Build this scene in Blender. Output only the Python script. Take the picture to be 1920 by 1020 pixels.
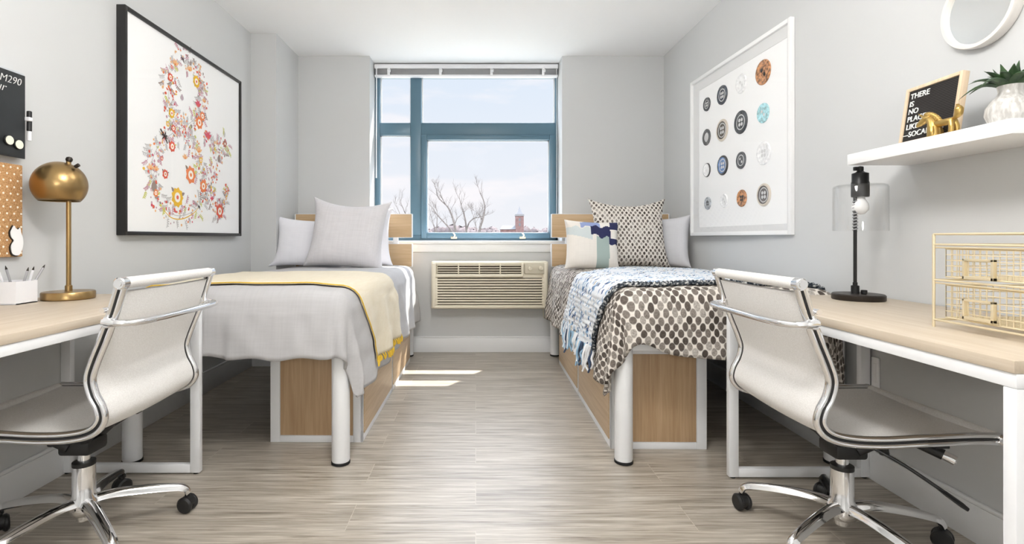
import bpy, bmesh, math, random
from math import sin, cos, pi, sqrt, atan2, radians
from mathutils import Vector, Matrix, noise

# ------------------------------------------------------------------ clearing
for o in list(bpy.data.objects):
    bpy.data.objects.remove(o, do_unlink=True)
S = bpy.context.scene
COL = S.collection
random.seed(7)

# ------------------------------------------------------------------ camera (1920 x 1020 frame)
EYE = 1.01
cam_d = bpy.data.cameras.new('camera')
cam = bpy.data.objects.new('camera', cam_d)
COL.objects.link(cam)
cam.location = (0, 0, EYE)
cam.rotation_euler = (pi / 2, 0, 0)
cam_d.sensor_width = 36
cam_d.lens = 970 / 1920 * 36
cam_d.shift_x = (960 - 892) / 1920
cam_d.shift_y = -(510 - 446) / 1920
cam_d.clip_start = 0.05
cam_d.clip_end = 2000
S.camera = cam

# ------------------------------------------------------------------ view, sky, sun
S.view_settings.view_transform = 'Standard'
S.view_settings.look = 'None'
S.view_settings.gamma = 1
S.view_settings.use_curve_mapping = False
S.view_settings.exposure = 0.75
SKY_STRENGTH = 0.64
SUN_ENERGY = 8.0
FILL_STRENGTH = 4.5  # glow of the added fill globes, all out of view
NEAR_FILL_STRENGTH = 29.0
REAR_FILL_STRENGTH = 17.0
HIGH_SKY = 8.0     # extra brightness put into the sky above the camera's view to light the room

def srgb(r, g, b):
    f = lambda c: (c / 255 / 12.92) if c / 255 <= 0.04045 else ((c / 255 + 0.055) / 1.055) ** 2.4
    return (f(r), f(g), f(b), 1.0)

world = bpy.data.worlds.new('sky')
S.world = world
world.use_nodes = True
nt = world.node_tree
N, L = nt.nodes, nt.links
bg = N['Background']
tc = N.new('ShaderNodeTexCoord')
sep = N.new('ShaderNodeSeparateXYZ')
L.new(tc.outputs['Generated'], sep.inputs[0])
ramp = N.new('ShaderNodeValToRGB')
ramp.color_ramp.elements[0].position = 0.0
ramp.color_ramp.elements[0].color = srgb(238, 238, 242)
ramp.color_ramp.elements[1].position = 0.75
ramp.color_ramp.elements[1].color = srgb(205, 221, 242)
e = ramp.color_ramp.elements.new(0.28)
e.color = srgb(221, 231, 244)
L.new(sep.outputs['Z'], ramp.inputs[0])
mp = N.new('ShaderNodeMapping')
mp.inputs['Scale'].default_value = (2.2, 2.2, 8.5)
L.new(tc.outputs['Generated'], mp.inputs[0])
nz = N.new('ShaderNodeTexNoise')
nz.inputs['Scale'].default_value = 1.7
nz.inputs['Detail'].default_value = 6
nz.inputs['Roughness'].default_value = 0.55
L.new(mp.outputs[0], nz.inputs['Vector'])
cr = N.new('ShaderNodeValToRGB')
cr.color_ramp.elements[0].position = 0.47
cr.color_ramp.elements[0].color = (0, 0, 0, 1)
cr.color_ramp.elements[1].position = 0.64
cr.color_ramp.elements[1].color = (1, 1, 1, 1)
L.new(nz.outputs['Fac'], cr.inputs[0])
mx = N.new('ShaderNodeMix')
mx.data_type = 'RGBA'
mx.inputs['B'].default_value = srgb(246, 243, 246)
L.new(cr.outputs[0], mx.inputs['Factor'])
L.new(ramp.outputs[0], mx.inputs['A'])
L.new(mx.outputs['Result'], bg.inputs['Color'])
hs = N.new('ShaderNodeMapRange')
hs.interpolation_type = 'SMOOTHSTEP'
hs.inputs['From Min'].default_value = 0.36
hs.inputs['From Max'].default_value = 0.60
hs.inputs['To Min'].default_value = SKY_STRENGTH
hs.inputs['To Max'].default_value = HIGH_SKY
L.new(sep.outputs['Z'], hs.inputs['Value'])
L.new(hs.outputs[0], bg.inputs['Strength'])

sun_d = bpy.data.lights.new('sun', 'SUN')
sun_d.energy = SUN_ENERGY
sun_d.angle = radians(0.6)
sun_d.color = (1.0, 0.95, 0.87)
sun = bpy.data.objects.new('sun', sun_d)
COL.objects.link(sun)
sun.location = (8, 14, 22)
sun.rotation_euler = Vector((-0.66, -1.0, -1.8)).to_track_quat('-Z', 'Y').to_euler()

# ------------------------------------------------------------------ materials
MATS = {}

def mat(name, color=(0.8, 0.8, 0.8, 1), rough=0.5, metal=0.0, spec=0.5, emit=None, estr=0.0, sheen=0.0, coat=0.0):
    m = bpy.data.materials.new(name)
    m.use_nodes = True
    p = m.node_tree.nodes['Principled BSDF']
    p.inputs['Base Color'].default_value = color
    p.inputs['Roughness'].default_value = rough
    p.inputs['Metallic'].default_value = metal
    p.inputs['Specular IOR Level'].default_value = spec
    if sheen:
        p.inputs['Sheen Weight'].default_value = sheen
    if coat:
        p.inputs['Coat Weight'].default_value = coat
    if emit:
        p.inputs['Emission Color'].default_value = emit
        p.inputs['Emission Strength'].default_value = estr
    MATS[name] = m
    return m

def nodes(m):
    return m.node_tree.nodes, m.node_tree.links, m.node_tree.nodes['Principled BSDF']

def coords(m, kind='Object', scale=(1, 1, 1), rot=(0, 0, 0)):
    N, L, p = nodes(m)
    t = N.new('ShaderNodeTexCoord')
    mp = N.new('ShaderNodeMapping')
    mp.inputs['Scale'].default_value = scale
    mp.inputs['Rotation'].default_value = rot
    L.new(t.outputs[kind], mp.inputs[0])
    return mp.outputs[0]

def noise_tex(m, vec, scale, detail=4, rough=0.5, dist=0.0):
    N, L, p = nodes(m)
    n = N.new('ShaderNodeTexNoise')
    n.inputs['Scale'].default_value = scale
    n.inputs['Detail'].default_value = detail
    n.inputs['Roughness'].default_value = rough
    n.inputs['Distortion'].default_value = dist
    L.new(vec, n.inputs['Vector'])
    return n.outputs['Fac']

def ramp_of(m, fac, stops, interp='LINEAR'):
    N, L, p = nodes(m)
    r = N.new('ShaderNodeValToRGB')
    r.color_ramp.interpolation = interp
    els = r.color_ramp.elements
    while len(els) < len(stops):
        els.new(0.5)
    for e, (pos, c) in zip(els, stops):
        e.position = pos
        e.color = c
    L.new(fac, r.inputs[0])
    return r.outputs[0]

def mixc(m, fac, a, b, blend='MIX'):
    N, L, p = nodes(m)
    x = N.new('ShaderNodeMix')
    x.data_type = 'RGBA'
    x.blend_type = blend
    for key, v in (('Factor', fac), ('A', a), ('B', b)):
        if isinstance(v, (tuple, list)) or isinstance(v, float) or isinstance(v, int):
            x.inputs[key].default_value = v
        else:
            L.new(v, x.inputs[key])
    return x.outputs['Result']

def bump(m, height, strength=0.3, dist=0.01):
    N, L, p = nodes(m)
    b = N.new('ShaderNodeBump')
    b.inputs['Strength'].default_value = strength
    b.inputs['Distance'].default_value = dist
    L.new(height, b.inputs['Height'])
    L.new(b.outputs[0], p.inputs['Normal'])

def base(m, out):
    N, L, p = nodes(m)
    L.new(out, p.inputs['Base Color'])

def math_node(m, op, a, b=None):
    N, L, p = nodes(m)
    n = N.new('ShaderNodeMath')
    n.operation = op
    for i, v in enumerate((a, b)):
        if v is None:
            continue
        if isinstance(v, (int, float)):
            n.inputs[i].default_value = v
        else:
            L.new(v, n.inputs[i])
    return n.outputs[0]

# walls
m = mat('wall_paint', srgb(207, 208, 208), 0.6, spec=0.3)
bump(m, noise_tex(m, coords(m), 180, 3), 0.06, 0.002)
m = mat('ceiling_paint', srgb(250, 250, 250), 0.8, spec=0.2)
bump(m, noise_tex(m, coords(m), 120, 3), 0.08, 0.002)
m = mat('trim_paint', srgb(238, 239, 240), 0.4)
bump(m, noise_tex(m, coords(m), 60, 2), 0.03, 0.002)
m = mat('white_metal', srgb(240, 241, 243), 0.32)
bump(m, noise_tex(m, coords(m), 200, 2), 0.02, 0.001)

# floor planks: boards lie across the room
m = mat('floor_planks', rough=0.30, spec=0.6)
v = coords(m)
N, L, p = nodes(m)
br = N.new('ShaderNodeTexBrick')
br.offset = 0.37
br.offset_frequency = 2
br.inputs['Scale'].default_value = 1.0
br.inputs['Brick Width'].default_value = 1.22
br.inputs['Row Height'].default_value = 0.178
br.inputs['Mortar Size'].default_value = 0.0014
br.inputs['Mortar Smooth'].default_value = 0.3
br.inputs['Bias'].default_value = 0.0
br.inputs['Color1'].default_value = (0.0, 0, 0, 1)
br.inputs['Color2'].default_value = (1.0, 1, 1, 1)
br.inputs['Mortar'].default_value = (0.5, 0.5, 0.5, 1)
L.new(v, br.inputs['Vector'])
# shift the grain from board to board
off = N.new('ShaderNodeVectorMath')
off.operation = 'MULTIPLY_ADD'
off.inputs[1].default_value = (3.7, 9.1, 5.3)
L.new(br.outputs['Color'], off.inputs[0])
L.new(v, off.inputs[2])
st = N.new('ShaderNodeMapping')
st.inputs['Scale'].default_value = (1.3, 26, 1)
L.new(off.outputs[0], st.inputs[0])
g1 = noise_tex(m, st.outputs[0], 2.2, 6, 0.62, 0.7)
st2 = N.new('ShaderNodeMapping')
st2.inputs['Scale'].default_value = (3.0, 120, 1)
L.new(off.outputs[0], st2.inputs[0])
g2 = noise_tex(m, st2.outputs[0], 2.0, 4, 0.6, 0.3)
gg = math_node(m, 'ADD', math_node(m, 'MULTIPLY', g1, 0.65), math_node(m, 'MULTIPLY', g2, 0.35))
c = ramp_of(m, gg, [(0.32, srgb(112, 102, 90)), (0.44, srgb(156, 147, 134)), (0.55, srgb(184, 176, 164)), (0.68, srgb(212, 207, 197))])
tone = ramp_of(m, br.outputs['Color'], [(0, (0.90, 0.89, 0.88, 1)), (1, (1.05, 1.045, 1.035, 1))])
c = mixc(m, 1.0, c, tone, 'MULTIPLY')
c = mixc(m, math_node(m, 'MULTIPLY', br.outputs['Fac'], 0.55), c, srgb(205, 198, 184))
base(m, c)
bump(m, gg, 0.12, 0.002)

def wood(name, axis, light, dark, rough=0.45, scl=1.0):
    m = mat(name, rough=rough, spec=0.4)
    sc = [22 * scl, 22 * scl, 22 * scl]
    sc[axis] = 1.1 * scl
    v = coords(m, 'Object', sc)
    a = noise_tex(m, v, 1.6, 5, 0.6, 0.9)
    sc2 = [90 * scl] * 3
    sc2[axis] = 3
    b = noise_tex(m, coords(m, 'Object', sc2), 1.5, 3, 0.5, 0.2)
    f = math_node(m, 'ADD', math_node(m, 'MULTIPLY', a, 0.6), math_node(m, 'MULTIPLY', b, 0.4))
    mid = tuple((x + y) / 2 for x, y in zip(light, dark))
    base(m, ramp_of(m, f, [(0.32, dark), (0.5, mid), (0.66, light)]))
    bump(m, f, 0.05, 0.001)
    return m

wood('maple_top', 1, srgb(206, 194, 177), srgb(191, 175, 154))
wood('oak_panel', 2, srgb(204, 174, 138), srgb(176, 145, 110))
wood('oak_drawer', 1, srgb(214, 190, 160), srgb(194, 167, 134))
wood('oak_headboard', 0, srgb(212, 184, 146), srgb(190, 158, 118))
wood('pine_frame', 2, srgb(232, 212, 184), srgb(212, 186, 154))

mat('chrome', (0.86, 0.86, 0.87, 1), 0.08, 1.0)
m = mat('black_plastic', srgb(28, 28, 29), 0.42)
bump(m, noise_tex(m, coords(m), 300, 2), 0.05, 0.001)
mat('rubber', srgb(24, 24, 25), 0.7)
m = mat('brass', srgb(166, 138, 94), 0.3, 1.0)
bump(m, noise_tex(m, coords(m, 'Object', (20, 20, 400)), 2, 2), 0.05, 0.001)
mat('gold_wire', srgb(234, 220, 188), 0.38, 0.6)
mat('gold_cast', srgb(196, 164, 98), 0.33, 0.9)
mat('green_plastic', srgb(40, 175, 130), 0.4)
m = mat('dark_bronze', srgb(52, 46, 42), 0.4, 0.5)
mat('black_metal', srgb(26, 26, 27), 0.4, 0.3)

m = mat('mesh_fabric', srgb(226, 222, 216), 0.75, spec=0.25, sheen=0.2)
v = coords(m)
w = noise_tex(m, coords(m, 'Object', (220, 60, 220)), 3, 2)
base(m, ramp_of(m, w, [(0.35, srgb(222, 219, 215)), (0.65, srgb(236, 234, 231))]))
bump(m, noise_tex(m, v, 900, 2), 0.2, 0.001)

def linen(name, col, col2, stripe=True, kind='Object'):
    m = mat(name, col, 0.9, spec=0.15, sheen=0.15)
    f = noise_tex(m, coords(m, kind, (3, 60, 60)), 2.0, 3)
    f2 = noise_tex(m, coords(m, kind, (60, 3, 3)), 2.0, 3)
    k = math_node(m, 'ADD', math_node(m, 'MULTIPLY', f, 0.5), math_node(m, 'MULTIPLY', f2, 0.5))
    base(m, ramp_of(m, k, [(0.38, col2), (0.6, col)]))
    bump(m, noise_tex(m, coords(m, kind), 500, 2), 0.12, 0.001)
    return m

linen('white_linen', srgb(187, 186, 187), srgb(182, 181, 182))
linen('white_cotton', srgb(238, 238, 244), srgb(235, 235, 241))
linen('grey_cotton', srgb(216, 216, 220), srgb(212, 212, 216))
linen('sham_linen', srgb(220, 218, 221), srgb(213, 211, 214))
linen('yellow_cloth', srgb(232, 222, 200), srgb(226, 214, 188))
mat('mustard_yarn', srgb(226, 186, 62), 0.9)
mat('mattress_cloth', srgb(232, 232, 236), 0.9)

def dotted(name, sx, sy, kind='UV', lo=0.30, hi=0.38):
    """cream cloth with staggered dark ovals of uneven depth"""
    m = mat(name, rough=0.92, spec=0.12)
    N, L, p = nodes(m)
    t = N.new('ShaderNodeTexCoord')
    wob = N.new('ShaderNodeTexNoise')
    wob.inputs['Scale'].default_value = 9
    L.new(t.outputs[kind], wob.inputs['Vector'])
    addn = N.new('ShaderNodeVectorMath')
    addn.operation = 'MULTIPLY_ADD'
    addn.inputs[1].default_value = (0.020, 0.020, 0)
    L.new(wob.outputs['Color'], addn.inputs[0])
    L.new(t.outputs[kind], addn.inputs[2])
    sp = N.new('ShaderNodeSeparateXYZ')
    L.new(addn.outputs[0], sp.inputs[0])
    a = math_node(m, 'DIVIDE', sp.outputs[0], sx)
    b = math_node(m, 'DIVIDE', sp.outputs[1], sy)
    s_ = math_node(m, 'ADD', a, b)
    d_ = math_node(m, 'SUBTRACT', a, b)
    cb = N.new('ShaderNodeCombineXYZ')
    L.new(s_, cb.inputs[0])
    L.new(d_, cb.inputs[1])
    vo = N.new('ShaderNodeTexVoronoi')
    vo.voronoi_dimensions = '2D'
    vo.inputs['Scale'].default_value = 1.0
    vo.inputs['Randomness'].default_value = 0.12
    L.new(cb.outputs[0], vo.inputs['Vector'])
    msk = ramp_of(m, vo.outputs['Distance'], [(lo, (1, 1, 1, 1)), (hi, (0, 0, 0, 1))])
    sc = N.new('ShaderNodeSeparateColor')
    L.new(vo.outputs['Color'], sc.inputs[0])
    dark = ramp_of(m, sc.outputs[0], [(0.0, srgb(72, 65, 60)), (0.45, srgb(106, 98, 92)), (0.8, srgb(140, 133, 126)), (1.0, srgb(176, 170, 163))])
    grain = noise_tex(m, coords(m, kind), 140, 3)
    dark = mixc(m, 1.0, dark, ramp_of(m, grain, [(0.3, (0.7, 0.7, 0.7, 1)), (0.7, (1.4, 1.4, 1.4, 1))]), 'MULTIPLY')
    base(m, mixc(m, msk, srgb(226, 220, 212), dark))
    bump(m, msk, 0.25, 0.004)
    return m

dotted('dotted_duvet', 0.040, 0.056, 'UV', 0.41, 0.52)
dotted('dotted_sham', 0.034, 0.046, 'UV', 0.31, 0.40)

m = mat('chunky_knit', rough=0.95, spec=0.1)
N, L, p = nodes(m)
v = coords(m, 'UV', (46, 60, 1))
vo = N.new('ShaderNodeTexVoronoi')
vo.voronoi_dimensions = '2D'
vo.inputs['Scale'].default_value = 1.0
vo.inputs['Randomness'].default_value = 0.75
L.new(v, vo.inputs['Vector'])
sc = N.new('ShaderNodeSeparateColor')
L.new(vo.outputs['Color'], sc.inputs[0])
blot = noise_tex(m, coords(m, 'UV'), 7, 3)
val = math_node(m, 'ADD', math_node(m, 'MULTIPLY', sc.outputs[0], 0.55), math_node(m, 'MULTIPLY', blot, 0.75))
knitc = ramp_of(m, val, [(0.0, srgb(242, 243, 245)), (0.30, srgb(232, 235, 240)), (0.79, srgb(186, 206, 224)), (0.85, srgb(128, 160, 196)), (0.895, srgb(78, 100, 140)), (0.945, srgb(190, 186, 176))], 'CONSTANT')
base(m, knitc)
bump(m, vo.outputs['Distance'], 0.6, 0.006)
m = mat('charcoal_yarn', rough=0.95, spec=0.1)
f = noise_tex(m, coords(m, 'Object'), 70, 2)
base(m, ramp_of(m, f, [(0.40, srgb(46, 52, 60)), (0.52, srgb(92, 98, 104)), (0.64, srgb(208, 208, 206))]))
mat('yarn_white', srgb(232, 234, 236), 0.95)
mat('yarn_sky', srgb(150, 184, 210), 0.95)
mat('yarn_navy', srgb(62, 78, 104), 0.95)
mat('yarn_slate', srgb(120, 132, 140), 0.95)

# cushion with hand-painted looking blocks, laid out in its own UV
linen('ivory_cloth', srgb(236, 231, 224), srgb(232, 227, 220))
mat('navy_cloth', srgb(40, 44, 84), 0.92)
mat('periwinkle_cloth', srgb(146, 160, 202), 0.92)
mat('sage_cloth', srgb(160, 176, 172), 0.92)
mat('mist_cloth', srgb(206, 214, 214), 0.92)

# teal window frame
m = mat('teal_frame', srgb(86, 118, 136), 0.35, spec=0.5)
bump(m, noise_tex(m, coords(m), 90, 2), 0.02, 0.001)
m = mat('ac_plastic', srgb(229, 221, 201), 0.45)
bump(m, noise_tex(m, coords(m), 250, 2), 0.03, 0.001)
mat('ac_dark', srgb(88, 78, 64), 0.6)
mat('ac_panel', srgb(206, 198, 178), 0.5)
mat('blind_slat', srgb(205, 205, 206), 0.4)
mat('blind_rail', srgb(244, 244, 246), 0.35)
mat('white_plastic', srgb(244, 244, 245), 0.35)

def glass(name, tint=(1, 1, 1, 1), refl=0.5, ior=1.45):
    m = bpy.data.materials.new(name)
    m.use_nodes = True
    N, L = m.node_tree.nodes, m.node_tree.links
    N.remove(N['Principled BSDF'])
    tr = N.new('ShaderNodeBsdfTransparent')
    tr.inputs[0].default_value = tint
    gl = N.new('ShaderNodeBsdfGlossy')
    gl.inputs['Roughness'].default_value = 0.03
    lw = N.new('ShaderNodeLayerWeight')
    lw.inputs[0].default_value = 0.5
    pw = N.new('ShaderNodeMath')
    pw.operation = 'POWER'
    pw.inputs[1].default_value = 4.0
    L.new(lw.outputs['Facing'], pw.inputs[0])
    k = N.new('ShaderNodeMath')
    k.operation = 'MULTIPLY_ADD'
    k.inputs[1].default_value = 0.9 * refl
    k.inputs[2].default_value = 0.05 * refl
    L.new(pw.outputs[0], k.inputs[0])
    mx = N.new('ShaderNodeMixShader')
    L.new(k.outputs[0], mx.inputs[0])
    L.new(tr.outputs[0], mx.inputs[1])
    L.new(gl.outputs[0], mx.inputs[2])
    L.new(mx.outputs[0], N['Material Output'].inputs[0])
    MATS[name] = m
    return m

glass('window_glass', (0.985, 0.99, 0.995, 1), 0.01)
glass('picture_glass', (0.995, 0.995, 0.995, 1), 0.35)
glass('lamp_glass', (0.992, 0.993, 0.993, 1), 0.7)

mat('frame_black', srgb(30, 29, 29), 0.35)
mat('frame_white', srgb(243, 243, 243), 0.4)
m = mat('paper', srgb(250, 250, 250), 0.85, spec=0.1)
bump(m, noise_tex(m, coords(m), 400, 2), 0.02, 0.001)
mat('glass_sheen_grey', srgb(226, 226, 226), 0.8)  # reflection off the picture glass, put into a flat grey
INK = {'Y': (238, 190, 60), 'P': (240, 190, 140), 'R': (226, 104, 84), 'M': (190, 172, 180), 'C': (214, 92, 112),
       'O': (238, 138, 88), 'B': (74, 60, 60), 'N': (186, 120, 104), 'T': (160, 144, 138), 'W': (252, 246, 236),
       'G': (204, 202, 202), 'L': (212, 212, 128), 'D': (150, 128, 110), 'S': (208, 166, 178)}
for k, c in INK.items():
    mat('ink_' + k, srgb(*c), 0.85, spec=0.1)
BUT = {'k': (62, 64, 68), 'n': (56, 62, 74), 'w': (240, 240, 241), 't': (190, 132, 86), 'd': (84, 84, 86), 'b': (86, 80, 72),
       'a': (172, 218, 224), 'r': (244, 244, 244), 'u': (96, 132, 184), 'g': (80, 82, 86), 'g2': (176, 180, 186), 'q': (98, 92, 90)}
for k, c in BUT.items():
    m = mat('button_' + k, srgb(*c), 0.25, spec=0.6)
    f = noise_tex(m, coords(m), 60, 3)
    lo = srgb(*[max(0, x * (0.62 if k == 't' else 0.86)) for x in c]) if k not in 'wr' else srgb(236, 236, 237)
    hi = srgb(*[min(255, x * 1.12) for x in c])
    base(m, ramp_of(m, f, [(0.38, lo), (0.6, hi)]))
mat('button_hole_dark', srgb(40, 36, 34), 0.6)
mat('button_hole_pale', srgb(206, 206, 206), 0.6)
mat('button_rim_cream', srgb(214, 204, 190), 0.3)
mat('button_rim_dark', srgb(58, 58, 60), 0.3)

m = mat('chalkboard_black', srgb(34, 37, 39), 0.5)
base(m, ramp_of(m, noise_tex(m, coords(m), 8, 4), [(0.3, srgb(30, 33, 35)), (0.7, srgb(42, 45, 47))]))
mat('chalk', srgb(232, 232, 230), 0.9)
mat('board_backing', srgb(196, 200, 204), 0.4)
mat('cream_enamel', srgb(250, 246, 226), 0.3)
m = mat('cork', rough=0.9, spec=0.1)
f = noise_tex(m, coords(m), 160, 4, 0.7)
corkc = ramp_of(m, f, [(0.34, srgb(166, 122, 80)), (0.52, srgb(198, 154, 108)), (0.7, srgb(218, 178, 134))])
base(m, corkc)
mat('dot_paint', srgb(248, 240, 224), 0.5)
m = mat('felt_letterboard', srgb(46, 44, 44), 0.95, spec=0.1)
N, L, p = nodes(m)
wv = N.new('ShaderNodeTexWave')
wv.bands_direction = 'Z'
wv.inputs['Scale'].default_value = 55
L.new(coords(m), wv.inputs['Vector'])
base(m, ramp_of(m, wv.outputs['Fac'], [(0.2, srgb(36, 34, 34)), (0.8, srgb(66, 63, 62))]))
mat('letter_white', srgb(246, 246, 244), 0.5)
m = mat('ceramic_white', srgb(232, 230, 226), 0.3, coat=0.3)
f = noise_tex(m, coords(m, 'Object', (1, 1, 0.25)), 110, 2)
base(m, ramp_of(m, f, [(0.38, srgb(186, 183, 178)), (0.6, srgb(216, 214, 210))]))
bump(m, f, 0.5, 0.003)
m = mat('succulent_green', rough=0.4)
base(m, ramp_of(m, noise_tex(m, coords(m), 40, 3), [(0.35, srgb(34, 58, 38)), (0.65, srgb(70, 98, 62))]))
mat('mirror_silver', (0.92, 0.93, 0.93, 1), 0.04, 1.0)
mat('mirror_rim', srgb(232, 228, 222), 0.45)
mat('bulb_opal', srgb(246, 246, 246), 0.25)
mat('pencil_grey', srgb(170, 170, 174), 0.4)
mat('pencil_white', srgb(236, 236, 240), 0.4)
m = mat('marker_black', srgb(30, 30, 31), 0.4)
mat('holder_white', srgb(240, 240, 243), 0.5)

# outdoors
m = mat('bark', srgb(150, 142, 136), 0.95, spec=0.1)
base(m, ramp_of(m, noise_tex(m, coords(m, 'Object', (1, 1, 0.3)), 6, 4), [(0.35, srgb(84, 78, 75)), (0.65, srgb(112, 106, 102))]))
m = mat('twig_mass', srgb(160, 150, 148), 1.0, spec=0.0)
base(m, ramp_of(m, noise_tex(m, coords(m), 0.5, 5, 0.7), [(0.35, srgb(74, 67, 66)), (0.65, srgb(98, 90, 89))]))
m = mat('brick_church', srgb(202, 168, 160), 0.95)
base(m, ramp_of(m, noise_tex(m, coords(m), 1.2, 5, 0.7), [(0.35, srgb(88, 66, 64)), (0.65, srgb(112, 88, 85))]))
mat('slate_roof', srgb(84, 86, 89), 0.9)
mat('belfry_stone', srgb(106, 105, 106), 0.9)
m = mat('ground_grass', srgb(170, 166, 150), 1.0, spec=0.0)
base(m, ramp_of(m, noise_tex(m, coords(m), 0.1, 4), [(0.35, srgb(132, 129, 120)), (0.65, srgb(152, 148, 139))]))
mat('fill_globe', (1, 1, 1, 1), 0.4, emit=(1.0, 0.985, 0.96, 1), estr=FILL_STRENGTH)  # emissive surfaces of the added fill globes
mat('rear_fill_globe', (1, 1, 1, 1), 0.4, emit=(1.0, 0.985, 0.96, 1), estr=REAR_FILL_STRENGTH)
mat('near_fill_globe', (1, 1, 1, 1), 0.4, emit=(1.0, 0.985, 0.96, 1), estr=NEAR_FILL_STRENGTH)

# ------------------------------------------------------------------ mesh builder
def catmull(pts, n=8, closed=False):
    out = []
    P = [Vector(p) for p in pts]
    k = len(P)
    segs = k if closed else k - 1
    for i in range(segs):
        if closed:
            p0, p1, p2, p3 = P[(i - 1) % k], P[i], P[(i + 1) % k], P[(i + 2) % k]
        else:
            p0, p1, p2, p3 = P[max(i - 1, 0)], P[i], P[i + 1], P[min(i + 2, k - 1)]
        for j in range(n):
            t = j / n
            out.append(0.5 * ((2 * p1) + (p2 - p0) * t + (2 * p0 - 5 * p1 + 4 * p2 - p3) * t * t + (3 * p1 - p0 - 3 * p2 + p3) * t ** 3))
    if not closed:
        out.append(P[-1].copy())
    return out

class MB:
    def __init__(s):
        s.v, s.f, s.m, s.uv, s.sm = [], [], [], [], []

    def add(s, verts, faces, mi=0, uvs=None, smooth=True):
        o = len(s.v)
        s.v += [tuple(v) for v in verts]
        for i, f in enumerate(faces):
            s.f.append(tuple(o + k for k in f))
            s.m.append(mi)
            s.sm.append(smooth)
            s.uv.append([uvs[k] for k in f] if uvs else [(0, 0)] * len(f))
        return s

    def box(s, x0, x1, y0, y1, z0, z1, b=0.0, mi=0, mtx=None):
        bm = bmesh.new()
        bmesh.ops.create_cube(bm, size=1)
        for v in bm.verts:
            v.co = Vector(((x0 + x1) / 2 + v.co.x * (x1 - x0), (y0 + y1) / 2 + v.co.y * (y1 - y0), (z0 + z1) / 2 + v.co.z * (z1 - z0)))
        if b > 0:
            b = min(b, 0.49 * min(abs(x1 - x0), abs(y1 - y0), abs(z1 - z0)))
            bmesh.ops.bevel(bm, geom=list(bm.edges), offset=b, segments=2, affect='EDGES', profile=0.5)
        if mtx:
            bmesh.ops.transform(bm, matrix=mtx, verts=bm.verts)
        bm.verts.index_update()
        s.add([v.co for v in bm.verts], [[v.index for v in f.verts] for f in bm.faces], mi)
        bm.free()
        return s

    def sweep(s, path, rings, mi=0, cap=True, closed=False):
        """rings: list of lists of Vectors, one ring per path point"""
        n = len(rings[0])
        verts = [p for r in rings for p in r]
        faces = []
        k = len(rings)
        for i in range(k if closed else k - 1):
            j = (i + 1) % k
            for a in range(n):
                b = (a + 1) % n
                faces.append((i * n + a, i * n + b, j * n + b, j * n + a))
        if cap and not closed:
            faces.append(tuple(range(n - 1, -1, -1)))
            faces.append(tuple((k - 1) * n + a for a in range(n)))
        return s.add(verts, faces, mi)

    def tube(s, path, r, seg=12, mi=0, cap=True, closed=False, flat=1.0, up=None):
        P = [Vector(p) for p in path]
        k = len(P)
        R = r if isinstance(r, (list, tuple)) else [r] * k
        rings = []
        nrm = None
        for i in range(k):
            if closed:
                t = P[(i + 1) % k] - P[(i - 1) % k]
            else:
                t = P[min(i + 1, k - 1)] - P[max(i - 1, 0)]
            if t.length < 1e-9:
                t = Vector((0, 0, 1))
            t.normalize()
            if up is not None:
                nrm = Vector(up) - t * Vector(up).dot(t)
            elif nrm is None:
                a = Vector((0, 0, 1)) if abs(t.z) < 0.9 else Vector((1, 0, 0))
                nrm = a - t * a.dot(t)
            else:
                nrm = nrm - t * nrm.dot(t)
            nrm.normalize()
            bi = t.cross(nrm)
            rings.append([P[i] + nrm * (R[i] * flat * cos(2 * pi * a / seg)) + bi * (R[i] * sin(2 * pi * a / seg)) for a in range(seg)])
        return s.sweep(P, rings, mi, cap, closed)

    def lathe(s, prof, seg=32, c=(0, 0, 0), mi=0, sx=1.0, sy=1.0, mtx=None, cap=True):
        rings, faces, verts = [], [], []
        for r, z in prof:
            for a in range(seg):
                v = Vector((r * cos(2 * pi * a / seg) * sx, r * sin(2 * pi * a / seg) * sy, z))
                if mtx:
                    v = mtx @ v
                verts.append(v + Vector(c))
        k = len(prof)
        for i in range(k - 1):
            for a in range(seg):
                b = (a + 1) % seg
                faces.append((i * seg + a, i * seg + b, (i + 1) * seg + b, (i + 1) * seg + a))
        if cap and prof[0][0] > 1e-5:
            faces.append(tuple(range(seg - 1, -1, -1)))
        if cap and prof[-1][0] > 1e-5:
            faces.append(tuple((k - 1) * seg + a for a in range(seg)))
        return s.add(verts, faces, mi)

    def cyl(s, a, b, r, seg=16, mi=0, r2=None, bev=0.0):
        a, b = Vector(a), Vector(b)
        d = b - a
        Lh = d.length
        r2 = r if r2 is None else r2
        M = d.to_track_quat('Z', 'Y').to_matrix().to_4x4()
        if bev:
            prof = [(max(r - bev, 1e-4), 0), (r, bev), (r2, Lh - bev), (max(r2 - bev, 1e-4), Lh)]
        else:
            prof = [(r, 0), (r2, Lh)]
        return s.lathe(prof, seg, a, mi, mtx=M)

    def prism(s, pts, h0, h1, mi=0, mtx=None, smooth=False):
        """closed 2-D outline extruded along local z"""
        n = len(pts)
        vs = [Vector((x, y, h0)) for x, y in pts] + [Vector((x, y, h1)) for x, y in pts]
        if mtx:
            vs = [mtx @ v for v in vs]
        f = [tuple(range(n - 1, -1, -1)), tuple(n + i for i in range(n))]
        f += [(i, (i + 1) % n, n + (i + 1) % n, n + i) for i in range(n)]
        return s.add(vs, f, mi, smooth=smooth)

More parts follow.
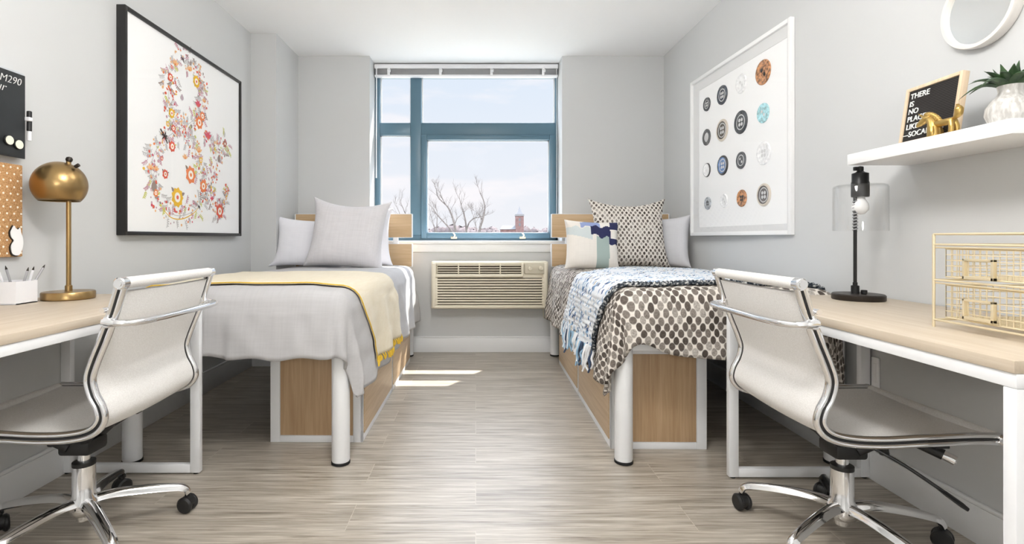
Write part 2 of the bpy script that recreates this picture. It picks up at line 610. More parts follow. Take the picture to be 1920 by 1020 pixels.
    def grid(s, fn, nu, nv, mi=0, flip=False):
        vs, uvs, fs = [], [], []
        for i in range(nu + 1):
            for j in range(nv + 1):
                p, uv = fn(i / nu, j / nv)
                vs.append(p)
                uvs.append(uv)
        for i in range(nu):
            for j in range(nv):
                a = i * (nv + 1) + j
                q = (a, a + nv + 1, a + nv + 2, a + 1)
                fs.append(q[::-1] if flip else q)
        return s.add(vs, fs, mi, uvs)

    def build(s, name, mats, parent=None, angle=40, normals=True):
        me = bpy.data.meshes.new(name)
        me.from_pydata(s.v, [], s.f)
        if isinstance(mats, str):
            mats = [mats]
        for q in mats:
            me.materials.append(MATS[q])
        me.polygons.foreach_set('material_index', s.m)
        me.polygons.foreach_set('use_smooth', s.sm)
        ul = me.uv_layers.new(name='UVMap')
        flat = [c for f in s.uv for uv in f for c in uv]
        ul.data.foreach_set('uv', flat)
        if normals:
            bm = bmesh.new()
            bm.from_mesh(me)
            bmesh.ops.recalc_face_normals(bm, faces=bm.faces)
            bm.to_mesh(me)
            bm.free()
        me.set_sharp_from_angle(angle=radians(angle))
        me.update()
        o = bpy.data.objects.new(name, me)
        COL.objects.link(o)
        if parent is not None:
            o.parent = parent
        return o

def tag(o, label, cat, group=None, kind=None):
    o['label'] = label
    o['category'] = cat
    if group:
        o['group'] = group
    if kind:
        o['kind'] = kind
    return o

def struct(o, label=None):
    o['kind'] = 'structure'
    if label:
        o['label'] = label
    return o

def thing(name, label, cat, loc=(0, 0, 0), rz=0.0, group=None, rot=None):
    o = bpy.data.objects.new(name, None)
    o.empty_display_size = 0.05
    COL.objects.link(o)
    o.location = loc
    o.rotation_euler = rot if rot else (0, 0, rz)
    return tag(o, label, cat, group)

def copy_tree(o, parent=None):
    c = o.copy()
    COL.objects.link(c)
    if parent is not None:
        c.parent = parent
    for ch in list(o.children):
        copy_tree(ch, c)
    return c

def text_mesh(body, size, name, material, parent, extrude=0.0008, align='LEFT', shear=0.0, bold=0.0):
    cu = bpy.data.curves.new(name, 'FONT')
    cu.body = body
    cu.size = size
    cu.extrude = extrude
    cu.align_x = align
    cu.shear = shear
    cu.offset = bold
    cu.resolution_u = 3
    t = bpy.data.objects.new(name + '_curve', cu)
    COL.objects.link(t)
    bpy.context.view_layer.update()
    dg = bpy.context.evaluated_depsgraph_get()
    me = bpy.data.meshes.new_from_object(t.evaluated_get(dg))
    bpy.data.objects.remove(t, do_unlink=True)
    me.name = name
    me.materials.clear()
    me.materials.append(MATS[material])
    o = bpy.data.objects.new(name, me)
    COL.objects.link(o)
    o.parent = parent
    return o

# ------------------------------------------------------------------ the setting
WL, WR, BACK, CEIL, REAR = -1.773, 1.665, 4.58, 2.62, -1.8
OUT = 4.98            # outer face of the window wall
RX0, RX1 = -0.939, 0.764   # window recess
GLZ = 4.82            # room side of the window frame
SILL = 0.985

struct(MB().box(WL - 0.1, WR + 0.1, REAR - 0.1, OUT, -0.12, 0).build('floor', 'floor_planks'))
struct(MB().box(WL - 0.1, WR + 0.1, REAR - 0.1, OUT, CEIL, CEIL + 0.15).build('ceiling', 'ceiling_paint'))
struct(MB().box(WL - 0.1, WL, REAR, OUT, 0, CEIL).build('wall_left', 'wall_paint'))
struct(MB().box(WR, WR + 0.1, REAR, OUT, 0, CEIL).build('wall_right', 'wall_paint'))
struct(MB().box(WL, WR, REAR - 0.1, REAR, 0, CEIL).build('wall_front', 'wall_paint'))
b = MB()
b.box(WL, RX0, BACK, OUT, 0, CEIL)
b.box(RX1, WR, BACK, OUT, 0, CEIL)
b.box(RX0, RX1, BACK, OUT, 0, SILL - 0.03)
struct(b.build('wall_back', 'wall_paint'))
# boxed column in the left corner
COLX, COLY = -1.573, 4.076
struct(MB().box(WL, COLX, COLY, BACK, 0, CEIL).build('wall_column', 'wall_paint'))
# baseboards
def baseboard(name, x0, x1, y0, y1):
    b = MB().box(x0, x1, y0, y1, 0, 0.125, 0.002)
    b.box(x0 + (0.003 if x1 > x0 + 0.1 else 0), x1, y0 + 0.0, y1, 0.125, 0.14, 0.004)
    return struct(b.build(name, 'trim_paint'))
baseboard('baseboard_left', WL, WL + 0.014, REAR, COLY)
baseboard('baseboard_right', WR - 0.014, WR, REAR, BACK)
baseboard('baseboard_back', COLX, WR - 0.014, BACK - 0.014, BACK)
baseboard('baseboard_column', WL + 0.014, COLX + 0.014, COLY - 0.014, COLY)
# sill board and apron
b = MB().box(RX0 - 0.03, RX1 + 0.03, BACK - 0.032, GLZ + 0.02, SILL - 0.03, SILL, 0.006)
b.box(RX0 - 0.02, RX1 + 0.02, BACK - 0.014, BACK, SILL - 0.10, SILL - 0.03, 0.003)
struct(b.build('trim_1', 'trim_paint'), 'white window sill board with apron')

# window: outer frame, mullion, transom, opening sash
win = bpy.data.objects.new('window_1', None)
COL.objects.link(win)
struct(win, 'teal framed four-light window over the air conditioner')
W0, W1 = RX0, RX1
WT, WB = CEIL, SILL
y0, y1 = GLZ, GLZ + 0.11
b = MB()
b.box(W0, W0 + 0.045, y0, y1, WB, WT, 0.004)
b.box(W1 - 0.022, W1, y0, y1, WB, WT, 0.004)
b.box(W0, W1, y0, y1, WT - 0.10, WT, 0.004)
b.box(W0, W1, y0, y1, WB, WB + 0.05, 0.004)
b.build('window_frame', 'teal_frame', win)
MX0, MX1 = -0.607, -0.507
TZ0, TZ1 = 1.966, 2.082
MB().box(MX0, MX1, y0 - 0.006, y1, WB + 0.05, WT - 0.1, 0.005).build('mullion', 'teal_frame', win)
b = MB().box(W0 + 0.045, MX0, y0 - 0.004, y1, TZ0, TZ1, 0.005)
b.box(MX1, W1 - 0.022, y0 - 0.004, y1, TZ0, TZ1, 0.005)
b.build('transom', 'teal_frame', win)
# opening sash in the large lower light
sx0, sx1, sz0, sz1 = MX1, W1 - 0.022, WB + 0.02, TZ0
b = MB()
b.box(sx0, sx0 + 0.052, y0 - 0.022, y1 - 0.02, sz0, sz1, 0.006)
b.box(sx1 - 0.055, sx1, y0 - 0.022, y1 - 0.02, sz0, sz1, 0.006)
b.box(sx0 + 0.052, sx1 - 0.055, y0 - 0.022, y1 - 0.02, sz0, sz0 + 0.052, 0.006)
b.box(sx0 + 0.052, sx1 - 0.055, y0 - 0.022, y1 - 0.02, sz1 - 0.045, sz1, 0.006)
b.build('sash', 'teal_frame', win)
yg = y0 + 0.05
for (a0, a1, c0, c1) in ((W0 + 0.04, MX0 + 0.005, TZ1 - 0.005, WT - 0.09), (MX1 - 0.005, W1 - 0.018, TZ1 - 0.005, WT - 0.09),
                         (W0 + 0.04, MX0 + 0.005, WB + 0.045, TZ0 + 0.005), (sx0 + 0.045, sx1 - 0.05, sz0 + 0.045, sz1 - 0.04)):
    MB().add([(a0, yg, c0), (a1, yg, c0), (a1, yg, c1), (a0, yg, c1)], [(0, 1, 2, 3)]).build('pane', 'window_glass', win, normals=False)
    g = MB()
    w_ = 0.012
    g.box(a0, a0 + w_ + 0.004, yg - 0.012, yg - 0.002, c0, c1)
    g.box(a1 - w_ - 0.004, a1, yg - 0.012, yg - 0.002, c0, c1)
    g.box(a0, a1, yg - 0.012, yg - 0.002, c0, c0 + w_)
    g.box(a0, a1, yg - 0.012, yg - 0.002, c1 - w_, c1)
    g.build('glazing_bead', 'white_plastic', win)
for hx in (-0.203, 0.433):
    h = MB()
    h.box(hx - 0.028, hx + 0.03, y0 - 0.030, y0 - 0.02, 1.000, 1.022, 0.004)
    h.cyl((hx, y0 - 0.028, 1.012), (hx, y0 - 0.05, 1.012), 0.010, 12)
    h.tube([(hx, y0 - 0.048, 1.012), (hx + 0.012, y0 - 0.052, 1.035), (hx - 0.006, y0 - 0.05, 1.058)], [0.008, 0.008, 0.006], 8)
    h.build('latch', 'ac_panel', win)

# made-up fill globes hung out of view to brighten the room
for gy in (2.35, 0.9, -1.0):
    lt = bpy.data.objects.new('unseen_fill_light', None)
    COL.objects.link(lt)
    lt.location = (0, gy, CEIL)
    dz_ = 1.05 if gy < 0 else 0.0     # the rearmost hangs lower
    struct(lt)
    MB().lathe([(0.07, 0.0), (0.07, -0.02), (0.012, -0.03), (0.012, -0.05 - dz_), (0.05, -0.055 - dz_), (0.05, -0.08 - dz_)], 20).build('fill_hanger', 'chrome', lt)
    MB().lathe([(0.001, -0.47 - dz_)] + [(0.2 * sin(pi * i / 16), -0.27 - dz_ - 0.2 * cos(pi * i / 16)) for i in range(1, 16)] + [(0.001, -0.07 - dz_)], 28).build('globe', 'fill_globe' if gy > 1 else ('near_fill_globe' if gy > 0 else 'rear_fill_globe'), lt)

# ------------------------------------------------------------------ window blind
bl = thing('window_blind', 'white mini blind drawn up into a stack at the top of the window', 'blind', (0, GLZ - 0.035, 0))
MB().box(W0 + 0.006, W1 - 0.006, -0.03, 0.022, CEIL - 0.052, CEIL - 0.012, 0.004).build('head_rail', 'blind_rail', bl)
b = MB()
for i in range(9):
    z = CEIL - 0.058 - i * 0.0052
    b.add([(W0 + 0.012, -0.022, z), (W1 - 0.012, -0.022, z), (W1 - 0.012, 0, z + 0.002), (W0 + 0.012, 0, z + 0.002), (W1 - 0.012, 0.022, z), (W0 + 0.012, 0.022, z)], [(0, 1, 2, 3), (3, 2, 4, 5)])
sl = b.build('slat_stack', 'blind_slat', bl)
sol = sl.modifiers.new('thickness', 'SOLIDIFY')
sol.thickness = 0.0016
MB().box(W0 + 0.008, W1 - 0.008, -0.026, 0.024, CEIL - 0.126, CEIL - 0.108, 0.004).build('bottom_rail', 'blind_rail', bl)
for px in (-0.80, -0.325, 0.145, 0.62):
    c = MB()
    c.box(px - 0.012, px + 0.012, -0.040, -0.030, CEIL - 0.118, CEIL - 0.05, 0.003)
    c.tube([(px - 0.006, -0.042, CEIL - 0.060), (px + 0.016, -0.048, CEIL - 0.070), (px + 0.016, -0.048, CEIL - 0.088), (px, -0.044, CEIL - 0.094)], 0.005, 8)
    c.build('clip', 'white_plastic', bl)
MB().tube([(W0 + 0.028, -0.036, CEIL - 0.05), (W0 + 0.027, -0.036, 1.98), (W0 + 0.026, -0.036, 1.56)], [0.005, 0.005, 0.006], 8).build('tilt_wand', 'white_plastic', bl)
MB().tube([(W1 - 0.02, -0.03, CEIL - 0.05), (W1 - 0.018, -0.03, 1.9), (W1 - 0.02, -0.03, 1.2)], 0.0022, 6).build('lift_cord', 'white_plastic', bl)

# ------------------------------------------------------------------ through-wall air conditioner
AX0, AX1, AF = -0.379, 0.618, 4.385
ac = thing('air_conditioner', 'cream through-wall air conditioner with louvred grille under the window', 'air conditioner', (0, AF, 0.405))
b = MB()
H = 0.405
b.box(AX0, AX1, 0.02, 0.195, 0, H, 0.012)
b.box(AX0 + 0.01, AX0 + 0.045, 0.0, 0.03, 0.01, H - 0.012, 0.010)
b.box(AX1 - 0.045, AX1 - 0.01, 0.0, 0.03, 0.01, H - 0.012, 0.010)
b.box(AX0 + 0.03, AX1 - 0.03, 0.0, 0.03, 0.008, 0.035, 0.008)
b.box(AX0 + 0.03, AX1 - 0.03, 0.004, 0.03, H - 0.030, H - 0.006, 0.008)
b.build('cabinet', 'ac_plastic', ac)
VX0, VX1 = AX0 + 0.055, AX0 + 0.765
MB().box(VX0, VX1, 0.0165, 0.03, 0.30, 0.385).box(AX0 + 0.04, AX1 - 0.04, 0.0165, 0.03, 0.03, 0.265).build('recess', 'ac_dark', ac)
b = MB()
for i in range(4):
    z = 0.308 + i * 0.020
    b.box(VX0, VX1, -0.004, 0.02, z, z + 0.0075, 0.002, mtx=None)
for i in range(1, 4):
    x = VX0 + (VX1 - VX0) * i / 4
    b.box(x - 0.005, x + 0.005, -0.006, 0.02, 0.30, 0.383, 0.002)
b.box(VX1, VX1 + 0.02, -0.004, 0.02, 0.285, 0.39, 0.006)
b.build('air_outlet', 'ac_plastic', ac)
b = MB()
b.tube([(VX0 - 0.015, -0.002, 0.284), (VX1 + 0.012, -0.002, 0.284)], 0.02, 14, flat=0.8)
b.build('outlet_lip', 'ac_plastic', ac)
b = MB()
for i in range(10):
    z = 0.042 + i * 0.0225
    b.box(AX0 + 0.04, AX1 - 0.04, -0.003, 0.018, z, z + 0.0135, 0.004)
b.box(AX0 + 0.035, AX0 + 0.055, -0.001, 0.02, 0.03, 0.266, 0.004)
b.box(AX1 - 0.055, AX1 - 0.035, -0.001, 0.02, 0.03, 0.266, 0.004)
b.build('grille', 'ac_plastic', ac)
cp = MB().box(VX1 + 0.03, AX1 - 0.035, -0.002, 0.022, 0.30, 0.388, 0.006).build('control_panel', 'ac_panel', ac)
for i, kx in enumerate((VX1 + 0.075, VX1 + 0.165)):
    MB().cyl((kx, -0.002, 0.347), (kx, -0.018, 0.347), 0.019, 18, bev=0.003).box(kx - 0.004, kx + 0.004, -0.025, -0.016, 0.332, 0.362, 0.002).build('knob', 'ac_plastic', cp)
MB().tube(catmull([(AX1 - 0.035, 0.08, 0.002), (AX1 - 0.035, 0.075, -0.05), (AX1 - 0.028, 0.085, -0.085), (AX1 - 0.005, 0.12, -0.09), (AX1 + 0.01, 0.15, -0.06), (AX1 + 0.012, 0.188, -0.03)], 6), 0.004, 8).build('power_cord', 'ac_panel', ac)

# ------------------------------------------------------------------ beds
LBX, RBX = -1.076, 1.137     # across-centre of each bed at the foot
FOOT = 2.325                 # depth of the foot legs
def make_bed(label):
    t = thing('bed_frame', label, 'bed')
    for x in (-0.4715, 0.4715):
        for y, top in ((0, 0.56), (2.105, 1.0)):
            lg = MB().lathe([(0.038, 0.012), (0.04, 0.018), (0.04, min(top, 0.56) - 0.004), (0.036, min(top, 0.56))], 24, (x, y, 0)).build('leg', 'white_metal', t)
            MB().lathe([(0.036, 0.0), (0.0415, 0.003), (0.0415, 0.012), (0.038, 0.014)], 24, (x, y, 0)).build('foot_cap', 'rubber', lg)
    for x in (-0.4715, 0.4715):
        MB().box(x - 0.018, x + 0.018, 0.03, 2.075, 0.50, 0.555, 0.004).build('side_rail', 'white_metal', t)
    for y in (0, 2.105):
        MB().box(-0.44, 0.44, y - 0.018, y + 0.018, 0.505, 0.555, 0.004).build('end_rail', 'white_metal', t)
    for x in (-0.36, 0.36):
        MB().box(x - 0.016, x + 0.016, 2.12, 2.15, 0.52, 1.19, 0.003).build('headboard_post', 'white_metal', t)
    for z0, z1 in ((0.765, 0.957), (1.015, 1.212)):
        pn = MB().box(-0.497, 0.497, 2.098, 2.12, z0, z1, 0.002).build('headboard_panel', 'oak_headboard', t)
        e = MB()
        for s_ in (-1, 1):
            e.box(s_ * 0.497 if s_ > 0 else -0.505, 0.505 if s_ > 0 else -0.497, 2.0965, 2.1215, z0 - 0.002, z1 + 0.002, 0.001)
        e.box(-0.497, 0.497, 2.0965, 2.1215, z1, z1 + 0.004).box(-0.497, 0.497, 2.0965, 2.1215, z0 - 0.004, z0)
        e.build('edge_band', 'white_metal', pn)
    for x in (-0.36, 0.36):
        MB().box(x - 0.022, x + 0.022, 2.094, 2.122, 0.961, 1.011, 0.004).build('spacer_block', 'white_plastic', t)
    b = MB()
    for i in range(9):
        y = 0.12 + i * 0.23
        b.box(-0.455, 0.455, y - 0.03, y + 0.03, 0.535, 0.553)
    b.build('slat_base', 'white_metal', t)
    return t

YAWL, YAWR = -0.015, -0.006
bedL = make_bed('white tubular bed with oak headboard panels on the left, made up in white linen')
bedL.location = (LBX, FOOT, 0)
bedL.rotation_euler.z = YAWL
bedR = copy_tree(bedL)
bedR['label'] = 'white tubular bed with oak headboard panels on the right, under the dotted duvet'
bedR.location = (RBX, FOOT, 0)
bedR.rotation_euler.z = YAWR
for bb in (bedL, bedR):
    bb['group'] = 'beds along the side walls'

for bx, yaw, nm in ((LBX, YAWL, 'white mattress on the left bed, mostly covered by white linen'), (RBX, YAWR, 'white mattress on the right bed, mostly covered by the dotted duvet')):
    o = MB().box(-0.465, 0.465, 0.0, 2.085, 0.556, 0.735, 0.04).build('mattress', 'mattress_cloth')
    tag(o, nm, 'mattress', 'mattresses')
    o.location = (bx, FOOT, 0)
    o.rotation_euler.z = yaw

class Drape:
    """cloth laid over a mattress: (cx, cy) are rest coordinates, cx positive toward the aisle"""
    def __init__(s, sx, xa, xw, foot, zt, r=0.07, seed=0.0, flare=0.10, wflare=0.02):
        s.sx, s.xa, s.xw, s.foot, s.zt, s.r, s.seed, s.flare, s.wf = sx, xa, xw, foot, zt, r, seed, flare, wflare

    def at(s, cx, cy, off=0.0):
        r = s.r
        qx = min(max(cx, -(s.xw - r)), s.xa - r)
        qy = max(cy, s.foot + r)
        dx, dy = cx - qx, cy - qy
        d = sqrt(dx * dx + dy * dy)
        nz = noise.noise(Vector((cx * 3.1, cy * 3.1, s.seed))) + 0.5 * noise.noise(Vector((cx * 8, cy * 8, s.seed + 5)))
        crown = 0.018 * (1 - min(1, abs(cx) / 0.55) ** 2)
        if d < 1e-9:
            p = Vector((cx, cy, s.zt + crown + 0.008 * nz))
            n = Vector((0, 0, 1))
        else:
            ux, uy = dx / d, dy / d
            if dy < 0 and dx != 0:
                d = min(d, 0.49) + 0.2 * max(0.0, d - 0.49)
            if dx > 0 and dy < 0:   # the corner falls toward the aisle side
                ph = atan2(-uy, ux) / (pi / 2)
                ph = (pi / 2) * ph ** 2.2
                ux, uy = cos(ph), -sin(ph)
            arc = r * pi / 2
            if d < arc:
                th = d / r
                p = Vector((qx + ux * r * sin(th), qy + uy * r * sin(th), s.zt - r * (1 - cos(th)) + crown * cos(th) + 0.006 * nz * cos(th)))
                n = Vector((ux * sin(th), uy * sin(th), cos(th)))
            else:
                h = d - arc
                fl = s.flare if cx > 0 else s.wf
                corner = min(1, 2 * abs(ux * uy))
                tt = cx if abs(uy) > abs(ux) else cy
                fold = (0.014 if abs(ux) > abs(uy) else 0.003) * sin(tt * 17 + s.seed * 3) + (0.012 if abs(ux) > abs(uy) else 0.006) * noise.noise(Vector((tt * 4, h * 2, s.seed + 9)))
                ang = atan2(uy, ux)
                fold = fold * (1 - corner) + corner * 0.035 * sin(ang * 6 + s.seed)
                k = min(1, h / 0.25)
                if cx < 0 and abs(ux) > 0.3:
                    fold *= 0.25
                rr = r + fl * h * (1 - 0.5 * corner) * (1.0 - 0.8 * h) + fold * k + 0.006 + 0.011 * nz * (1 - 0.6 * corner) + 0.006 * noise.noise(Vector((cx * 18, cy * 9, s.seed + 2)))
                rr -= 0.0
                p = Vector((qx + ux * rr, qy + uy * rr, s.zt - r - h * (0.985)))
                n = Vector((ux, uy, 0.1)).normalized()
        p = p + n * off
        return Vector((p.x * s.sx, p.y, p.z))

def cloth(name, dr, material, ca0, ca1, fy0, fy1, nu, nv, off=0.0, mod=None, thick=0.012, disp=None):
    def fn(u, v):
        cx = ca0 + (ca1 - ca0) * u
        y0 = fy0(cx) if callable(fy0) else fy0
        y1 = fy1(cx) if callable(fy1) else fy1
        cy = y0 + (y1 - y0) * v
        if mod:
            cx, cy = mod(cx, cy, u, v)
        o = off + (disp(cx, cy) if disp else 0)
        return dr.at(cx, cy, o), (cx, cy)
    o = MB().grid(fn, nu, nv).build(name, material, angle=180)
    if thick:
        sm = o.modifiers.new('thickness', 'SOLIDIFY')
        sm.thickness = thick
        sm.offset = 0
    return o

# left bed: white linen coverlet
DL = Drape(1, 0.515, 0.50, -0.066, 0.765, 0.07, 1.3, 0.14, 0.05)
def hemL(cx, cy, u, v):
    if cy < 0:
        cy = cy * (1 + 0.012 * sin(cx * 9) + 0.02 * sin(cx * 31 + 1))
    return cx, cy
dv = cloth('coverlet', DL, 'white_linen', -0.84, 0.945, -0.315, 2.05, 110, 130, 0.0, hemL)
tag(dv, 'white linen coverlet hanging over the left bed', 'bedspread')
# yellow throw
DLT = Drape(1, 0.515, 0.50, -0.066, 0.765, 0.07, 1.3, 0.14, 0.05)
nearL = lambda cx: 0.10 + 0.55 * max(0, cx - 0.46) if cx > -0.3 else 0.10
farL = lambda cx: 0.98 + 0.35 * max(0, cx - 0.42)
th = cloth('throw_blanket', DLT, 'yellow_cloth', -0.80, 0.87, nearL, farL, 90, 50, 0.016, None, 0.006)
tag(th, 'pale yellow throw folded across the foot of the left bed', 'blanket')
e = MB()
e.tube([DLT.at(-0.80 + 1.67 * i / 80, nearL(-0.80 + 1.67 * i / 80), 0.019) for i in range(81)], 0.0028, 6)
e.build('edge_piping', 'mustard_yarn', th)
e = MB()
for i in range(34):
    cy = nearL(0.87) + (farL(0.87) - nearL(0.87)) * (i + 0.5) / 34
    a = DLT.at(0.868, cy, 0.017)
    c = DLT.at(0.90 + 0.012 * random.random(), cy + random.uniform(-.012, .012), 0.022)
    e.tube([a, (a + c) / 2 + Vector((0.004, 0, 0)), c], [0.003, 0.0055, 0.004], 6)
e.build('fringe', 'mustard_yarn', th)
for o in (dv, th):
    o.location = (LBX, FOOT, 0)
    o.rotation_euler.z = YAWL

# right bed: dotted duvet
DR = Drape(-1, 0.512, 0.476, -0.066, 0.765, 0.07, 4.2, 0.14, 0.0)
def hemR(cx, cy, u, v):
    if cy < 0:
        lift = 0.055 * math.exp(-((cx - 0.42) / 0.09) ** 2)
        cy = cy * (1 + 0.03 * sin(cx * 8 + 2)) + lift * min(1, -cy / 0.25)
    return cx, cy
dd = cloth('duvet', DR, 'dotted_duvet', -0.84, 0.905, -0.315, 2.05, 110, 130, 0.0, hemR, 0.014)
tag(dd, 'cream duvet printed with dark dots on the right bed', 'duvet')
nearR = lambda cx: 0.06 + 0.62 * max(0, cx - 0.50)
farR = lambda cx: 1.46 if cx < 0.0 else 1.46 - 0.95 * min(cx, 0.52) + 0.55 * max(0, cx - 0.52)
def knit(cx, cy):
    return 0.006 * abs(sin(pi * cx / 0.026)) * (0.45 + 0.55 * abs(sin(pi * (cy / 0.024 + 0.5 * math.floor(cx / 0.026)))))
tr = cloth('throw_blanket', DR, 'chunky_knit', -0.47, 0.80, nearR, farR, 170, 150, 0.014, None, 0.006, knit)
tag(tr, 'chunky knitted blue and white throw with fringe draped over the dotted duvet', 'blanket')
path = [DR.at(-0.46 + 1.26 * i / 90, nearR(-0.46 + 1.26 * i / 90), 0.022) for i in range(91)]
e = MB()
for k in range(2):
    pts = []
    for i in range(len(path) * 3):
        q = i / 3
        a, f = int(q), q - int(q)
        pp = path[a].lerp(path[min(a + 1, len(path) - 1)], f)
        tg = (path[min(a + 1, len(path) - 1)] - path[max(a - 1, 0)])
        ang = i * 0.75 + k * pi
        side = tg.cross(Vector((0, 0, 1)))
        if side.length < 1e-6:
            side = Vector((0, 1, 0))
        side.normalize()
        nn = side.cross(tg).normalized()
        pts.append(pp + side * 0.006 * cos(ang) + nn * 0.006 * sin(ang))
    e.tube(pts, 0.007, 6)
e.build('braided_edge', 'charcoal_yarn', tr)
e = MB()
rnd = random.Random(3)
nt_ = 46
for i in range(nt_):
    cy = nearR(0.80) + (farR(0.80) - nearR(0.80)) * (i + 0.5) / nt_
    a = DR.at(0.795, cy, 0.020)
    ln = rnd.uniform(0.09, 0.15)
    pts = [a]
    for k in range(1, 5):
        q = DR.at(0.795 + ln * k / 4, cy + rnd.uniform(-.012, .012), 0.022 + rnd.uniform(-.006, .008))
        pts.append(q)
    pts = catmull(pts, 3)
    e.tube(pts, [0.0068 - 0.002 * j / len(pts) for j in range(len(pts))], 7, mi=rnd.choice([0, 0, 0, 0, 1, 1, 2, 3]))
e.build('fringe', ['yarn_white', 'yarn_sky', 'yarn_navy', 'yarn_slate'], tr)
for o in (dd, tr):
    o.location = (RBX, FOOT, 0)
    o.rotation_euler.z = YAWR

# pillows -----------------------------------------------------------
def pillow_mb(w, h, t, pinch=0.06, seed=0.0, wr=0.006, ear=0.0, n=36, pw=0.5, sag=0.0, mats_fn=None):
    b = MB()
    for side in (1, -1):
        def fn(u, v):
            a, c = 2 * u - 1, 2 * v - 1
            x = w / 2 * a * (1 - pinch * (1 - c * c))
            z = h / 2 * c * (1 - pinch * (1 - a * a))
            if ear:
                q = (abs(a) * abs(c)) ** 4
                x += ear * q * (1 if a > 0 else -1)
                z += ear * q * (0.6 if c > 0 else -0.2)
            k = max(0.0, (1 - a ** 4) * (1 - c ** 4)) ** pw
            k = k * (1 - 0.25 * c) if sag else k
            nz = noise.noise(Vector((x * 7, z * 7, seed))) * 0.7 + noise.noise(Vector((x * 16, z * 16, seed + 3))) * 0.3
            y = side * (t / 2 * k + wr * nz * min(1, k * 2))
            # pulls running from the corners
            y += side * 0.5 * wr * sin(9 * (abs(a) - abs(c))) * k * (abs(a * c))
            z -= sag * (1 - a * a) * max(0, c)
            return Vector((x, y, z + h / 2)), (x, z)
        b.grid(fn, n, n)
    return b

def pillow(label, mats, loc, w, h, t, lean=0.25, rz=0.0, roll=0.0, mi_fn=None, **k):
    b = pillow_mb(w, h, t, **k)
    if mi_fn:
        nf = len(b.f)
        for i, f in enumerate(b.f):
            cx = sum(b.v[q][0] for q in f) / 4 / w * 2
            cz = (sum(b.v[q][2] for q in f) / 4 - h / 2) / h * 2
            b.m[i] = mi_fn(cx, cz, sum(b.v[q][1] for q in f) < 0)
    o = b.build('pillow', mats, angle=180)
    bmm = bmesh.new()
    bmm.from_mesh(o.data)
    bmesh.ops.remove_doubles(bmm, verts=bmm.verts, dist=0.0004)
    bmesh.ops.recalc_face_normals(bmm, faces=bmm.faces)
    bmm.to_mesh(o.data)
    bmm.free()
    for p_ in o.data.polygons:
        p_.use_smooth = True
    o.location = loc
    o.rotation_euler = Matrix.Rotation(rz, 4, 'Z').to_euler()
    M = Matrix.Translation(loc) @ Matrix.Rotation(rz, 4, 'Z') @ Matrix.Rotation(-lean, 4, 'X') @ Matrix.Rotation(roll, 4, 'Y')
    o.matrix_world = M
    sub = o.modifiers.new('smooth', 'SUBSURF')
    sub.levels = 1
    sub.render_levels = 1
    tag(o, label, 'pillow')
    return o

pillow('white pillow standing at the wall end of the left bed headboard', 'white_cotton', (-1.335, 4.10, 0.774), 0.54, 0.40, 0.15, 0.24, 0.10, 0.05, seed=2.0, ear=0.045, pinch=0.08)
pillow('white pillow mostly hidden behind the large square sham on the left bed', 'white_cotton', (-0.905, 4.23, 0.776), 0.42, 0.47, 0.11, 0.13, -0.02, -0.03, seed=6.0, ear=0.03, pinch=0.06)
pillow('large square pale grey linen sham in front on the left bed', 'sham_linen', (-1.005, 3.92, 0.774), 0.585, 0.55, 0.19, 0.24, -0.03, 0.07, seed=9.0, ear=0.03, pinch=0.07, wr=0.010, sag=0.035)

dots = pillow('large square sham printed with small dark dots on the right bed', 'dotted_sham', (1.185, 3.94, 0.774), 0.575, 0.55, 0.17, 0.22, 0.02, 0.0, seed=12.0, ear=0.03, pinch=0.07, sag=0.035)
pillow('pale grey pillow turned along the wall at the right bed', 'grey_cotton', (1.475, 4.045, 0.776), 0.40, 0.40, 0.11, 0.12, -0.88, -0.04, seed=15.0, ear=0.03, pinch=0.06)

def art_blocks(x, z, front):
    if not front:
        return 0
    w = 0.04 * sin(17 * x) + 0.03 * sin(9 * x + 2)
    if 0.10 < x < 0.56 and z < 0.28 + w:
        return 3
    if -0.12 < x < 0.62 and 0.30 + w - 0.25 * (x - 0.2) < z < 0.72 + w:
        return 1
    if x >= 0.55 and -0.02 + w < z < 0.24:
        return 1
    if 0.62 < x < 0.97 and 0.62 < z < 0.98 and z > 0.6 + 0.9 * (0.9 - x) - 0.25:
        return 1
    if -0.5 < x < 0.25 and 0.70 + w < z < 0.93 + w:
        return 2
    if x < -0.05 and 0.26 - 0.25 * (x + 0.5) < z < 0.66 + w:
        return 4
    return 0
pillow('ivory cushion with navy and sage blocks on the aisle side of the right bed', ['ivory_cloth', 'navy_cloth', 'periwinkle_cloth', 'sage_cloth', 'mist_cloth'],
       (0.85, 3.775, 0.774), 0.395, 0.37, 0.14, 0.24, 0.05, 0.05, art_blocks, seed=18.0, ear=0.012, pinch=0.05, n=64)

